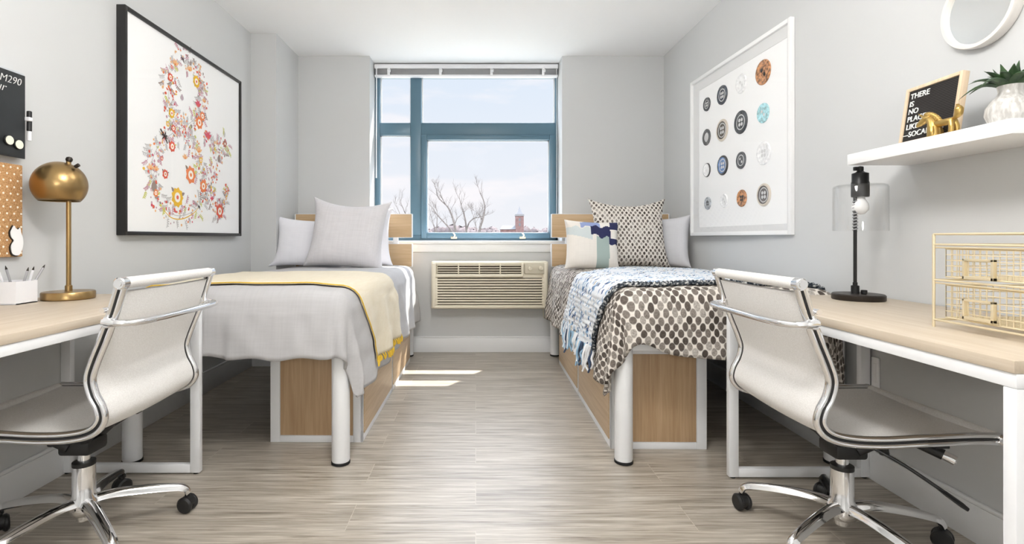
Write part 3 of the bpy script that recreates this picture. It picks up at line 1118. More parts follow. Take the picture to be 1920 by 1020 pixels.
# under-bed drawer units ---------------------------------------------
def drawer_unit(sx, label, loc, yaw):
    t = thing('drawer_unit', label, 'drawers', loc, yaw, 'drawer units under the beds')
    w, l, h = 0.458, 0.835, 0.485
    X = lambda a, c: (min(sx * a, sx * c), max(sx * a, sx * c))
    b = MB()
    x0, x1 = X(0.006, w)
    b.box(x0, x1, 0.006, l, 0.004, h, 0)
    # raised border round the end panel
    for (a, c, z0, z1) in ((0, 0.047, 0, h), (w - 0.047, w, 0, h), (0.047, w - 0.047, 0, 0.032), (0.047, w - 0.047, h - 0.03, h)):
        q0, q1 = X(a, c)
        b.box(q0, q1, 0, 0.012, z0, z1, 0.0015)
    for (ya, yb, z0, z1) in ((0.0, 0.022, 0, h), (l - 0.018, l, 0, h), (0.022, l - 0.018, 0, 0.034), (0.022, l - 0.018, h - 0.012, h)):
        q0, q1 = X(0, 0.012)
        b.box(q0, q1, ya, yb, z0, z1, 0.0015)
    b.build('carcass', 'white_metal', t)
    q0, q1 = X(0.049, w - 0.049)
    MB().box(q0, q1, 0.0025, 0.012, 0.034, h - 0.032, 0.001).build('end_panel', 'oak_panel', t)
    q0, q1 = X(-0.004, 0.012)
    d = MB().box(q0, q1, 0.028, l - 0.024, 0.038, h - 0.05, 0.0015).build('drawer_front', 'oak_drawer', t)
    q0, q1 = X(-0.008, 0.008)
    MB().box(q0, q1, 0.30, 0.54, h - 0.052, h - 0.036, 0.003).build('grip_slot_shade', 'dark_bronze', d)  # dark bar stands in for the shade inside the grip cutout
    return t
for sx, ux, uy, yaw, side in ((-1, -0.558, 2.553, -0.012, 'left'), (1, 0.645, 2.475, -0.014, 'right')):
    for k, where in enumerate(('foot end', 'head end')):
        yy = 0.842 * k
        drawer_unit(sx, 'oak and white drawer unit under the %s bed at its %s' % (side, where), (ux - sin(yaw) * yy, uy + cos(yaw) * yy, 0), yaw)

# ------------------------------------------------------------------ desks
DZ = 0.768
def make_desk(label):
    """origin at the aisle-side far corner on the floor; x runs to the wall, y toward the camera is negative"""
    t = thing('desk', label, 'desk')
    D, Ln = 0.592, 1.178
    b = MB().box(-0.004, D, -Ln, 0.0, DZ - 0.026, DZ, 0.0025)
    b.build('desktop', 'maple_top', t)
    b = MB()
    b.box(0, 0.03, -Ln, 0, DZ - 0.056, DZ - 0.0262, 0.002)
    b.box(D - 0.03, D, -Ln, 0, DZ - 0.056, DZ - 0.0262, 0.002)
    b.box(0.03, D - 0.03, -0.03, 0, DZ - 0.056, DZ - 0.0262, 0.002)
    b.box(0.03, D - 0.03, -Ln, -Ln + 0.03, DZ - 0.056, DZ - 0.0262, 0.002)
    b.build('apron_frame', 'white_metal', t)
    for ye in (0.0, -Ln + 0.027):
        for xa in (0.0, D - 0.04):
            lg = MB().box(xa, xa + 0.04, ye - 0.027, ye, 0.006, DZ - 0.056, 0.0025).build('leg', 'white_metal', t)
            MB().cyl((xa + 0.02, ye - 0.0135, 0), (xa + 0.02, ye - 0.0135, 0.008), 0.011, 12).build('glide', 'rubber', lg)
        MB().box(0.04, D - 0.04, ye - 0.027, ye, 0.006, 0.042, 0.0025).build('bottom_rail', 'white_metal', t)
    return t
deskR = make_desk('light maple desk on white frame at the right wall, under the shelf')
deskR.location = (1.063, 2.195, 0)
deskL = copy_tree(deskR)
deskL['label'] = 'light maple desk on white frame at the left wall, holding the brass lamp'
deskL.location = (-1.18, 2.235, 0)
deskL.scale.x = -1
for d_ in (deskL, deskR):
    d_['group'] = 'desks along the side walls'

# ------------------------------------------------------------------ office chairs (facing local +x)
PROF = [(-.294, .868), (-.270, .79), (-.245, .72), (-.215, .645), (-.203, .60), (-.212, .555), (-.232, .515), (-.236, .478), (-.208, .446), (-.145, .430), (-.05, .426), (.07, .432), (.19, .437), (.272, .437)]
def make_chair(label, angs):
    t = thing('office_chair', label, 'chair')
    prof = catmull([(x, 0, z) for x, z in PROF], 8)
    k = len(prof)
    tang = [(prof[min(i + 1, k - 1)] - prof[max(i - 1, 0)]).normalized() for i in range(k)]
    Y = Vector((0, 1, 0))
    # the sling, seat and backrest, lying just inside the frames
    def sl_(i0, i1, name):
        b = MB()
        n = i1 - i0
        sag = lambda i, c: 0.008 * (1 - c * c)
        for s_ in (0, 1):
            def fn(u, v):
                q = i0 + u * n
                a = min(int(q), k - 1)
                p = prof[a]
                nn = tang[a].cross(Y)
                c = 2 * v - 1
                return p + Vector((0, c * 0.232, 0)) + nn * (-sag(a, c) + (0.005 if s_ else -0.005)), (u, v)
            b.grid(fn, n, 14)
        return b.build(name, 'mesh_fabric', t, angle=80)
    split = 8 * 8
    sl_(2, split, 'backrest')
    sl_(split, k - 2, 'seat')
    # side frames: twin polished ribs with a dark groove between them
    for s_ in (-1, 1):
        def ribs(cn, rn, rl, ly, name, mt_, par):
            rings = []
            for i in range(k):
                nn = tang[i].cross(Y)
                rings.append([prof[i] + Vector((0, s_ * ly, 0)) + nn * (cn + rn * cos(2 * pi * a / 14)) + Y * (rl * sin(2 * pi * a / 14)) for a in range(14)])
            if par is None:
                return rings
            return MB().sweep(prof, rings).build(name, mt_, par)
        f_ = MB()
        f_.sweep(prof, ribs(-.0098, .0078, .0105, .245, '', '', None))
        f_.sweep(prof, ribs(.0098, .0078, .0105, .245, '', '', None))
        fr2 = f_.build('side_frame', 'chrome', t)
        ribs(0, .0045, .0072, .245, 'groove_strip', 'black_plastic', fr2)
    def roll(c, name, r):
        b = MB().cyl((c[0], -0.236, c[2]), (c[0], 0.236, c[2]), r, 20)
        o = b.build(name, 'mesh_fabric', t)
        for s_ in (-1, 1):
            e = MB().cyl((c[0], s_ * 0.232, c[2]), (c[0], s_ * 0.262, c[2]), r * 1.05, 20, bev=0.003)
            e.cyl((c[0], s_ * 0.262, c[2]), (c[0], s_ * 0.2645, c[2]), r * 0.55, 14)
            e.build('end_cap', 'chrome', o)
    roll((-.297, 0, .878), 'top_roll', 0.017)
    roll((.277, 0, .437), 'front_roll', 0.015)
    # grab bar bowed out behind the back
    pb = catmull([(-.250, -.252, .765), (-.285, -.256, .763), (-.318, -.235, .762), (-.336, -.18, .762), (-.340, 0, .762), (-.336, .18, .762), (-.318, .235, .762), (-.285, .256, .763), (-.250, .252, .765)], 6)
    hb = MB().tube(pb, 0.0145, 14, flat=0.75, up=(0, 0, 1)).build('back_handle', 'chrome', t)
    for s_ in (-1, 1):
        c = MB().cyl((-.262, s_ * .234, .768), (-.262, s_ * .266, .766), 0.017, 16, bev=0.003)
        c.cyl((-.249, s_ * .238, .80), (-.249, s_ * .262, .80), 0.008, 12)
        c.build('clamp', 'chrome', hb)
    # cross braces under the seat
    b = MB()
    for x in (-.13, .12):
        z = .405
        b.box(x - .02, x + .02, -.24, .24, z, z + .012, .003)
    b.build('seat_brace', 'black_plastic', t)
    b = MB()
    b.box(-.050, .055, -.048, .048, .288, .338, .012)
    for s_ in (-1, 1):
        b.tube([(.02, s_ * .036, .318), (.08, s_ * .050, .352), (.135, s_ * .066, .398)], [.020, .017, .013], 10)
        b.tube([(-.02, s_ * .030, .325), (-.06, s_ * .045, .362), (-.12, s_ * .062, .400)], [.015, .012, .010], 10)
    b.box(-.145, .15, -.085, -.055, .394, .406, .004).box(-.145, .15, .055, .085, .394, .406, .004)
    b.cyl((.125, -.02, .30), (.105, -.02, .40), .014, 12)
    b.cyl((.03, 0, .32), (.16, 0, .402), .022, 14)
    mc = b.build('tilt_mechanism', 'black_plastic', t)
    MB().cyl((.012, -.030, .334), (.012, -.030, .343), .010, 12).build('indicator', 'green_plastic', mc)
    b = MB().tube(catmull([(.04, -.03, .345), (.12, -.10, .30), (.19, -.17, .245)], 5), .0055, 8)
    lv = b.build('height_lever', 'black_plastic', t)
    MB().tube([(.175, -.155, .255), (.19, -.17, .244), (.215, -.195, .222), (.225, -.205, .213)], [.006, .013, .014, .010], 10, flat=0.45, up=(0, 0, 1)).build('paddle', 'black_plastic', lv)
    b = MB().cyl((.13, -.04, .385), (.215, -.135, .345), .0165, 16)
    kn = b.build('tension_knob', 'black_plastic', t)
    MB().cyl((.213, -.132, .346), (.235, -.158, .334), .0155, 16, bev=.003).build('knob_cap', 'chrome', kn)
    # column and hub
    MB().lathe([(.0185, .245), (.0185, .30)], 20).build('gas_lift', 'chrome', t)
    MB().lathe([(.034, .243), (.034, .256), (.020, .258)], 20).build('column_collar', 'black_plastic', t)
    MB().lathe([(.022, .06), (.024, .075), (.040, .085), (.046, .10), (.043, .125), (.034, .145), (.033, .243)], 28).build('column', 'chrome', t)
    for a in angs:
        a = radians(a)
        d = Vector((cos(a), sin(a), 0))
        sd = Vector((-sin(a), cos(a), 0))
        pts = catmull([d * .022 + Vector((0, 0, .118)), d * .09 + Vector((0, 0, .122)), d * .18 + Vector((0, 0, .112)), d * .255 + Vector((0, 0, .098)), d * .292 + Vector((0, 0, .086)), d * .306 + Vector((0, 0, .066))], 5)
        rings = []
        for i, p in enumerate(pts):
            f = i / (len(pts) - 1)
            tg = (pts[min(i + 1, len(pts) - 1)] - pts[max(i - 1, 0)]).normalized()
            up = sd.cross(tg) * -1
            if up.z < 0 and abs(up.z) > abs(up.dot(d)):
                up = -up
            wd, hh = .026 - .009 * f, .017 - .004 * f
            ring = []
            for q in range(14):
                an = 2 * pi * q / 14
                ring.append(p + sd * wd * cos(an) * (0.75 if sin(an) > 0 else 1.0) + up * hh * sin(an) * (1.15 if sin(an) > 0 else 0.6))
            rings.append(ring)
        lg = MB().sweep(pts, rings).build('leg', 'chrome', t)
        cc = d * .306
        tw = a + 0.9
        w = Vector((cos(tw), sin(tw), 0))
        b = MB()
        for s_ in (-1, 1):
            b.cyl(cc + w * (s_ * .007) + Vector((0, 0, .0295)), cc + w * (s_ * .025) + Vector((0, 0, .0295)), .0295, 22, bev=.006)
        b.cyl(cc + w * -.012 + Vector((0, 0, .034)), cc + w * .012 + Vector((0, 0, .034)), .025, 14)
        b.cyl(cc + Vector((0, 0, .04)), cc + Vector((0, 0, .072)), .009, 10)
        b.build('caster', 'black_plastic', lg)
    return t
chR = make_chair('pale mesh office chair with chrome frame pulled up to the right desk', [66, 138, 210, 282, 354])
chR.location = (1.218, 1.72, 0)
chL = make_chair('pale mesh office chair with chrome frame pulled up to the left desk', [32 - 180, 104 - 180, 176 - 180, 248 - 180, 320 - 180])
chL.location = (-1.325, 1.75, 0)
chL.rotation_euler.z = pi
for c_ in (chL, chR):
    c_['group'] = 'office chairs at the desks'

# ------------------------------------------------------------------ picture frames
def frame_mb(w, h, fw, dep, bev=0.003):
    """in the local x-z plane, y from 0 (wall) to dep (room), origin at lower corner"""
    b = MB()
    a, c = (0, dep) if dep > 0 else (dep, 0)
    b.box(0, fw, a, c, 0, h, bev).box(w - fw, w, a, c, 0, h, bev)
    b.box(fw, w - fw, a, c, 0, fw, bev).box(fw, w - fw, a, c, h - fw, h, bev)
    return b

# left: floral ampersand print in a black frame. local x runs away from the camera, local -y is into the room
ART_W, ART_H = 1.27, 1.14
pl = thing('framed_print', 'large black framed print of a floral ampersand on the left wall', 'picture', (WL, 2.55, 1.023), pi / 2)
frame_mb(ART_W, ART_H, 0.020, -0.045).build('frame', 'frame_black', pl)
pr = MB().box(0.015, ART_W - 0.015, -0.032, -0.008, 0.015, ART_H - 0.015).build('print', 'paper', pl)
MB().add([(0.018, -0.040, 0.018), (ART_W - 0.018, -0.040, 0.018), (ART_W - 0.018, -0.040, ART_H - 0.018), (0.018, -0.040, ART_H - 0.018)], [(0, 1, 2, 3)]).build('glass', 'picture_glass', pl, normals=False)
ink_keys = list(INK)
KI = {k: i for i, k in enumerate(ink_keys)}
art = MB()
rj = random.Random(77)
def disc(x, z, r, k, lay=0, n=14, sx=1.0, rot=0.0):
    y = -0.0326 - 0.0003 * lay - rj.uniform(0, 0.00024)
    pts = [(x + r * sx * cos(2 * pi * i / n) * cos(rot) - r * sin(2 * pi * i / n) * sin(rot), y, z + r * sx * cos(2 * pi * i / n) * sin(rot) + r * sin(2 * pi * i / n) * cos(rot)) for i in range(n)]
    art.add(pts, [tuple(range(n))], KI[k])
def petal(x, z, ln, wd, ang, k, lay=0):
    y = -0.0326 - 0.0003 * lay - rj.uniform(0, 0.00024)
    n = 6
    up, dn = [], []
    for i in range(n + 1):
        f = i / n
        w = wd * sin(pi * f ** 0.8)
        px, pz = x + ln * f * cos(ang), z + ln * f * sin(ang)
        up.append((px - w * sin(ang), y, pz + w * cos(ang)))
        dn.append((px + w * sin(ang), y, pz - w * cos(ang)))
    pts = up + dn[::-1][1:-1]
    art.add(pts, [tuple(range(len(pts)))], KI[k])
def stroke(pts, wd, k, lay=0):
    y = -0.0326 - 0.0003 * lay - rj.uniform(0, 0.00024)
    vs, fs = [], []
    n = len(pts)
    for i, p in enumerate(pts):
        a, c = pts[max(i - 1, 0)], pts[min(i + 1, n - 1)]
        d = Vector((c[0] - a[0], c[1] - a[1]))
        if d.length < 1e-9:
            d = Vector((1, 0))
        d.normalize()
        w = wd * (0.35 + 0.65 * sin(pi * min(1, (i + 0.6) / n)))
        vs += [(p[0] - d.y * w, y, p[1] + d.x * w), (p[0] + d.y * w, y, p[1] - d.x * w)]
    for i in range(n - 1):
        fs.append((2 * i, 2 * i + 1, 2 * i + 3, 2 * i + 2))
    art.add(vs, fs, KI[k])
ra = random.Random(11)
def flower(k, x, z, r):
    r *= 1.7
    if k in 'YOR' and r > 0.013:
        n = 9 if k == 'Y' else 7
        for i in range(n):
            a = 2 * pi * i / n
            petal(x, z, r, r * 0.5, a, k, 3)
        disc(x, z, r * 0.62, k, 4)
        disc(x, z, r * 0.48, 'W', 5)
        disc(x, z, r * 0.2, 'R' if k == 'Y' else 'O', 6)
        for a in (0.4, 2.4):
            petal(x + r * .7 * cos(a), z + r * .7 * sin(a), r * .65, r * .17, a, ra.choice('TDL'), 2)
    elif k in 'PC':
        for a in (0.5, 1.2, 1.95, 2.7):
            petal(x, z - r * .5, r * 1.6, r * 0.36, a, k, 3)
        if k == 'C':
            for a in (3.6, 4.6, 5.6):
                petal(x, z, r * 1.1, r * .36, a, k, 3)
        disc(x, z - r * .4, r * .3, 'O' if k == 'P' else 'R', 4)
    elif k == 'B':
        r *= .62
        stroke([(x - r, z + r * .9), (x, z), (x + r * .8, z - r)], r * .16, k, 4)
        for a in (0.2, 1.1, 2.9, 3.9, 5.9):
            petal(x, z, r * .9, r * .13, a, k, 4)
    elif k in 'TM':
        petal(x, z - r, r * 2, r * .75, pi / 2, k, 3)
    else:
        for i in range(5):
            petal(x, z, r, r * .42, 2 * pi * i / 5 + .3, k, 3)
        disc(x, z, r * .3, 'W', 5)
FL = [('Y',0.672,0.960,0.024),('P',0.446,1.001,0.014),('R',0.410,0.965,0.007),('R',0.398,0.902,0.016),('M',0.515,0.820,0.012),('C',0.692,0.828,0.015),('P',0.764,0.866,0.011),('Y',0.410,0.700,0.018),('O',0.743,0.761,0.019),('O',0.706,0.712,0.026),('R',0.427,0.617,0.014),('R',0.415,0.511,0.020),('B',0.341,0.556,0.035),('C',0.811,0.654,0.018),('N',1.038,0.639,0.018),('T',0.954,0.524,0.016),('O',0.608,0.371,0.034),('O',0.754,0.317,0.026),('Y',0.467,0.223,0.036),('T',0.248,0.267,0.019),('O',0.263,0.231,0.014),('P',0.218,0.365,0.013),('P',0.266,0.364,0.011),('R',0.349,0.344,0.017),('B',0.702,0.182,0.017),('R',0.966,0.168,0.031),('C',0.862,0.248,0.010),('P',0.702,0.540,0.015),('P',0.547,0.472,0.012),('Y',0.723,0.478,0.012),('B',0.520,1.050,0.018),('R',0.317,0.427,0.008),('Y',0.373,0.631,0.010),('R',0.919,0.212,0.010),('P',0.594,1.015,0.013),('R',0.712,1.021,0.009)]
STK = [[(0.529, 1.061), (0.407, 0.944), (0.382, 0.838), (0.39, 0.742), (0.458, 0.669), (0.585, 0.614), (0.662, 0.522), (0.723, 0.423), (0.807, 0.322), (0.896, 0.216), (0.978, 0.151)],
       [(0.529, 1.061), (0.662, 1.026), (0.743, 0.976), (0.754, 0.88), (0.702, 0.768), (0.585, 0.677), (0.458, 0.609), (0.325, 0.524), (0.248, 0.435), (0.225, 0.338), (0.248, 0.239), (0.325, 0.159), (0.458, 0.117), (0.604, 0.139), (0.743, 0.217), (0.851, 0.35), (0.919, 0.473), (0.99, 0.589), (1.063, 0.65)],
       [(0.978, 0.151), (1.051, 0.251), (1.063, 0.348)], [(0.764, 0.65), (0.873, 0.603), (0.966, 0.608)]]
for si, sp in enumerate(STK):
    cc = [Vector((p.x, p.y)) for p in catmull([(a, c, 0) for a, c in sp], 8)]
    wdt = (0.066, 0.062, 0.024, 0.036)[si]
    n = len(cc)
    for i in range(0, n - 1):
        tg = (cc[min(i + 1, n - 1)] - cc[max(i - 1, 0)]).normalized()
        nn = Vector((-tg.y, tg.x))
        for rep in range(3):
            o = ra.uniform(-1, 1) * wdt
            p = cc[i] + nn * o + tg * ra.uniform(-.012, .012)
            kind = ra.random()
            side = ra.choice((-1, 1))
            if kind < 0.38:      # leafy twig
                a = atan2(tg.y, tg.x) + side * ra.uniform(.2, .9)
                ln = ra.uniform(.035, .065)
                k = ra.choice('GGGTGSSLGS')
                stroke([(p.x + ln * f * cos(a + .4 * f * side), p.y + ln * f * sin(a + .4 * f * side)) for f in (0, .25, .5, .75, 1)], .0018, k, 1)
                for f in (.3, .5, .7, .9):
                    for s2 in (-1, 1):
                        petal(p.x + ln * f * cos(a + .4 * f * side), p.y + ln * f * sin(a + .4 * f * side), .016, .0038, a + s2 * .9, k, 1)
            elif kind < 0.58:    # loose leaves
                petal(p.x, p.y, ra.uniform(.018, .030), ra.uniform(.005, .009), ra.uniform(0, 6.28), ra.choice('RPPRTLYSOGG'), 2)
            else:                # berries
                disc(p.x, p.y, ra.uniform(.005, .009), ra.choice('RPCPOSMS'), 2, 10)
    if si < 2:
        stroke([(p.x + .0, p.y) for p in cc[::1]], .0022, 'G', 1)
stroke([(p.x, p.y) for p in catmull([(0.30, 0.17, 0), (0.40, 0.105, 0), (0.52, 0.10, 0), (0.64, 0.14, 0), (0.70, 0.18, 0)], 6)], .003, 'Y', 2)
for f in FL:
    flower(*f)
art.build('illustration', ['ink_' + k for k in ink_keys], pr, normals=False)

# right: white shadow-box frame of buttons; local x runs away from the camera, local +y is into the room
BW, BH = 1.166, 1.14
pb_ = thing('framed_print', 'white framed picture of sixteen assorted buttons on the right wall', 'picture', (1.6985, 2.70, 1.026), pi / 2 + atan2(.04, 1.165))
fr_ = frame_mb(BW, BH, 0.024, 0.0585)
for i, vtx in enumerate(fr_.v):   # the back stays on the wall all along while the face leans slightly out
    if vtx[1] < 0.03:
        fr_.v[i] = (vtx[0], 0.035 - 0.034 * vtx[0] / BW, vtx[2])
fr_.build('frame', 'frame_white', pb_)
bk = MB().box(0.02, BW - 0.02, 0.036, 0.040, 0.02, BH - 0.02).build('print', 'paper', pb_)
g = MB()
for (a0, a1, c0, c1) in ((0.024, 0.05, 0.024, BH - 0.024), (BW - 0.11, BW - 0.024, 0.024, BH - 0.024), (0.05, BW - 0.11, BH - 0.09, BH - 0.024), (0.05, BW - 0.11, 0.024, 0.06)):
    g.box(a0, a1, 0.038, 0.0425, c0, c1)
g.build('glass_sheen_border', 'glass_sheen_grey', pb_)  # grey border carries the glass reflection in its colour
MB().add([(0.022, 0.0535, 0.022), (BW - 0.022, 0.0535, 0.022), (BW - 0.022, 0.0535, BH - 0.022), (0.022, 0.0535, BH - 0.022)], [(0, 1, 2, 3)]).build('glass', 'picture_glass', pb_, normals=False)
BTN = [('k', 0.936, 0.922, 0.052, 4), ('n', 0.725, 0.929, 0.069, 4), ('w', 0.495, 0.936, 0.064, 2), ('t', 0.266, 0.933, 0.077, 2), ('d', 0.943, 0.692, 0.062, 0), ('b', 0.725, 0.696, 0.079, 4), ('k', 0.5, 0.699, 0.078, 4), ('a', 0.266, 0.699, 0.061, 2), ('r', 0.936, 0.46, 0.053, 0), ('u', 0.719, 0.463, 0.071, 4), ('g', 0.497, 0.463, 0.057, 2), ('w', 0.261, 0.468, 0.072, 4), ('g2', 0.923, 0.226, 0.048, 4), ('w', 0.701, 0.229, 0.048, 2), ('t', 0.489, 0.228, 0.057, 4), ('q', 0.259, 0.23, 0.071, 4)]
BNAME = {'k': 'charcoal button', 'n': 'blue-black button', 'w': 'clear white button', 't': 'brown tortoiseshell button', 'd': 'dark ring button', 'b': 'dark button with cream rim', 'a': 'aqua button', 'r': 'white button with thin dark rim', 'u': 'blue button', 'g': 'grey-black button', 'g2': 'small grey button', 'q': 'taupe button with pale rim'}
MY = Matrix.Rotation(-pi / 2, 4, 'X')   # local z -> +y
for k, x, z, r, holes in BTN:
    b = MB()
    rim = 1 if k in ('b', 'q') else (2 if k in ('r', 'd', 'u') else 0)
    ri = 0.9 if k == 'r' else 0.80
    r *= 0.93
    if k == 'd':
        b.lathe([(r, 0), (r, .004), (r * .9, .007), (r * .62, .006), (r * .58, .002)], 28, (x, 0.040, z), 0, mtx=MY, cap=False)
        b.lathe([(.0005, .002), (r * .58, .002)], 28, (x, 0.040, z), 3, mtx=MY, cap=False)
    else:
        b.lathe([(r, 0), (r, .004), (r * .95, .008), (r * ri, .008)], 28, (x, 0.040, z), rim, mtx=MY, cap=False)
        b.lathe([(r * ri, .008), (r * .74, .0055), (r * .6, .0045), (r * .35, .0042), (.0005, .0042)], 28, (x, 0.040, z), 0, mtx=MY, cap=False)
    hm = 3 if k in ('k', 'n', 'g', 'u', 'd', 'q', 'b', 'w', 'a') else 4
    if k in ('k', 'n', 'g', 'u', 'q', 'b', 'g2'):
        b.lathe([(r * .66, .0048), (r * .63, .0062), (r * .59, .0062), (r * .57, .0047)], 28, (x, 0.040, z), 3, mtx=MY, cap=False)
    for i in range(holes):
        a = pi / 4 + 2 * pi * i / max(holes, 1)
        hx, hz = x + r * .26 * cos(a), z + r * .26 * sin(a)
        b.lathe([(r * .16, .0046), (.0005, .0054)], 10, (hx, 0.040, hz), hm, mtx=MY)
    o = b.build('button', ['button_' + k, 'button_rim_cream', 'button_rim_dark', 'button_hole_pale', 'button_hole_dark'], bk, normals=False)
    o['label'] = BNAME[k]

# ------------------------------------------------------------------ left wall boards
WBX = WL
cb_ = thing('message_board', 'black message board with white handwriting on the left wall', 'board', (WL, 1.55, 1.316), pi / 2)
# local x away from camera, local -y into the room
MB().box(-0.02, 0.449, -0.030, -0.006, 0.003, 0.326, 0.002).box(0.02, 0.06, -0.008, 0.0, 0.05, 0.28).box(0.38, 0.42, -0.008, 0.0, 0.05, 0.28).build('backing', 'board_backing', cb_)
MB().box(-0.018, 0.447, -0.034, -0.0295, -0.002, 0.318, 0.001).build('panel', 'chalkboard_black', cb_)
tx = text_mesh('SOCAM290', 0.040, 'lettering', 'chalk', cb_, shear=0.25, align='RIGHT', bold=-0.0007)
tx.rotation_euler = (pi / 2, -0.02, 0)
tx.location = (0.428, -0.0345, 0.274)
tx = text_mesh('ur', 0.046, 'lettering', 'chalk', cb_, shear=0.3, align='RIGHT', bold=-0.0007)
tx.rotation_euler = (pi / 2, 0.05, 0)
tx.location = (0.362, -0.0345, 0.236)
for i, (mx_, mz_, nm) in enumerate(((0.372, 0.057, 'round cream magnet on the black message board, nearer the camera'), (0.413, 0.048, 'round cream magnet on the black message board, nearer the marker'))):
    mg = thing('magnet', nm, 'magnet', (WL + 0.034, 1.55 + mx_, 1.316 + mz_), pi / 2, 'magnets on the message board')
    MB().lathe([(0.019, 0), (0.019, 0.006), (0.0165, 0.0075)], 22, mtx=Matrix.Rotation(pi / 2, 4, 'X')).build('rim', 'marker_black', mg)
    MB().lathe([(0.0165, 0.0074), (0.0165, 0.009), (0.0005, 0.0095)], 22, mtx=Matrix.Rotation(pi / 2, 4, 'X')).build('face', 'cream_enamel', mg)
mk = thing('marker', 'black marker clipped to the edge of the message board', 'marker', (WL + 0.036, 2.013, 1.425), pi / 2)
MB().cyl((0, 0, 0), (0, 0, 0.078), 0.0085, 14, bev=0.002).build('cap', 'marker_black', mk)
MB().cyl((0, 0, -0.038), (0, 0, 0), 0.007, 14, bev=0.002).build('barrel', 'holder_white', mk)
MB().box(-0.018, 0.0, -0.014, 0.012, 0.037, 0.052, 0.002).build('clip', 'holder_white', mk)

ck = thing('cork_board', 'cork pin board with white dots on the left wall under the message board', 'board', (WL, 1.55, 0.938), pi / 2)
cpn = MB().box(-0.02, 0.452, -0.020, 0.0, 0, 0.352, 0.003).build('cork_panel', 'cork', ck)
b = MB()
for i in range(16):
    for j in range(14):
        x, z = -0.005 + i * 0.030 + (0.015 if j % 2 else 0), 0.014 + j * 0.025
        if x < 0.445:
            b.lathe([(0.0042, 0.0), (0.0035, 0.0008), (0.0004, 0.001)], 10, (x, -0.020, z), mtx=Matrix.Rotation(pi / 2, 4, 'X'))
b.build('printed_dots', 'dot_paint', cpn)
po = thing('paper_cutout', 'small white wavy-edged paper shape pinned low on the cork board', 'paper', (WL + 0.021, 1.966, 0.948), pi / 2)
outl = [(-.012, .0), (.012, -.004), (.024, .012), (.031, .035), (.030, .060), (.022, .082), (.018, .100), (.010, .094), (.000, .098), (-.008, .108), (-.016, .096), (-.022, .082), (-.018, .064), (-.008, .052), (-.016, .040), (-.020, .024)]
sm_o = [(p.x, p.y) for p in catmull([(a, c, 0) for a, c in outl], 4, True)]
MB().prism(sm_o, 0.003, 0.0055, mtx=Matrix.Rotation(pi / 2, 4, 'X')).build('sheet', 'paper', po)
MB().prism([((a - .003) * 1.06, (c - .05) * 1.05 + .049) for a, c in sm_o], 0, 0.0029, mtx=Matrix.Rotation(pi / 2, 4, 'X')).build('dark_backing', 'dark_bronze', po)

# ------------------------------------------------------------------ on the left desk
lp = thing('desk_lamp', 'brass dome desk lamp on the left desk', 'lamp', (-1.613, 2.05, DZ))
MB().lathe([(.0845, 0), (.088, .004), (.088, .027), (.085, .031), (.0005, .032)], 48).build('base', 'brass', lp)
MB().lathe([(.0005, -.0003), (.0845, -.0003), (.0865, .003), (.084, .004)], 48).build('base_pad', 'rubber', lp)
MB().tube([(0, 0, 0.03), (0, 0, 0.548)], 0.0085, 16).lathe([(.0125, .03), (.0125, .052), (.009, .056)], 16).build('stem', 'brass', lp)
prof = []
for i in range(21):
    a = -0.77 + (pi / 2 + 0.77) * i / 20
    prof.append((max(0.0006, 0.0925 * cos(a)), 0.4515 + 0.0925 * sin(a)))
b = MB().lathe(prof, 48, (-0.036, 0, 0), cap=False)
sh = b.build('shade', 'brass', lp)
sm = sh.modifiers.new('thickness', 'SOLIDIFY')
sm.thickness = 0.002
MB().lathe([(.006, .530), (.006, .541), (.0105, .546), (.0125, .553), (.009, .561), (.0005, .564)], 16, (0.002, 0, 0)).build('finial', 'dark_bronze', lp)
MB().cyl((.034, -0.01, .522), (.048, -0.01, .530), .007, 12).build('switch', 'dark_bronze', lp)
MB().lathe([(.0005, .395), (.020, .402), (.026, .42), (.020, .445), (.012, .46), (.012, .51)], 16, (-0.036, 0, 0)).build('bulb', 'bulb_opal', lp)

# hexagonal pencil holder
ph = thing('pencil_holder', 'white hexagonal pencil cup on the left desk', 'holder', (-1.705, 1.915, DZ), 0)
hexo = [(0.049, -0.052), (0.049, 0.040), (0.0, 0.066), (-0.049, 0.040), (-0.049, -0.052), (0.0, -0.060)]
b = MB()
b.prism(hexo, 0, 0.004)
n = 6
vs = [(x, y, 0) for x, y in hexo] + [(x, y, .083) for x, y in hexo] + [(x * .93, y * .93, .083) for x, y in hexo] + [(x * .93, y * .93, .004) for x, y in hexo]
fs = []
for i in range(6):
    j = (i + 1) % 6
    fs += [(i, j, 6 + j, 6 + i), (6 + i, 6 + j, 12 + j, 12 + i), (12 + i, 12 + j, 18 + j, 18 + i)]
b.add(vs, fs, smooth=False)
b.build('cup', 'holder_white', ph)
PEN = [((-.020, -.03, .008), (-.058, -.065, .135), 'pencil_grey', 'grey pencil leaning far left toward the wall in the white cup'),
       ((.000, -.02, .008), (-.020, -.050, .132), 'pencil_white', 'white pencil leaning left in the white cup, beside the far-leaning grey one'),
       ((-.015, .02, .008), (-.018, -.020, .140), 'pencil_grey', 'grey pencil standing almost upright at the middle of the white cup'),
       ((.010, .00, .008), (.028, .025, .132), 'pencil_grey', 'grey pencil leaning slightly right in the white cup, left of a pair'),
       ((.016, .015, .008), (.036, .040, .134), 'pencil_white', 'white pencil leaning slightly right in the white cup, right of a pair'),
       ((.020, .01, .008), (.034, .092, .138), 'pencil_grey', 'grey pencil leaning far right over the rim of the white cup')]
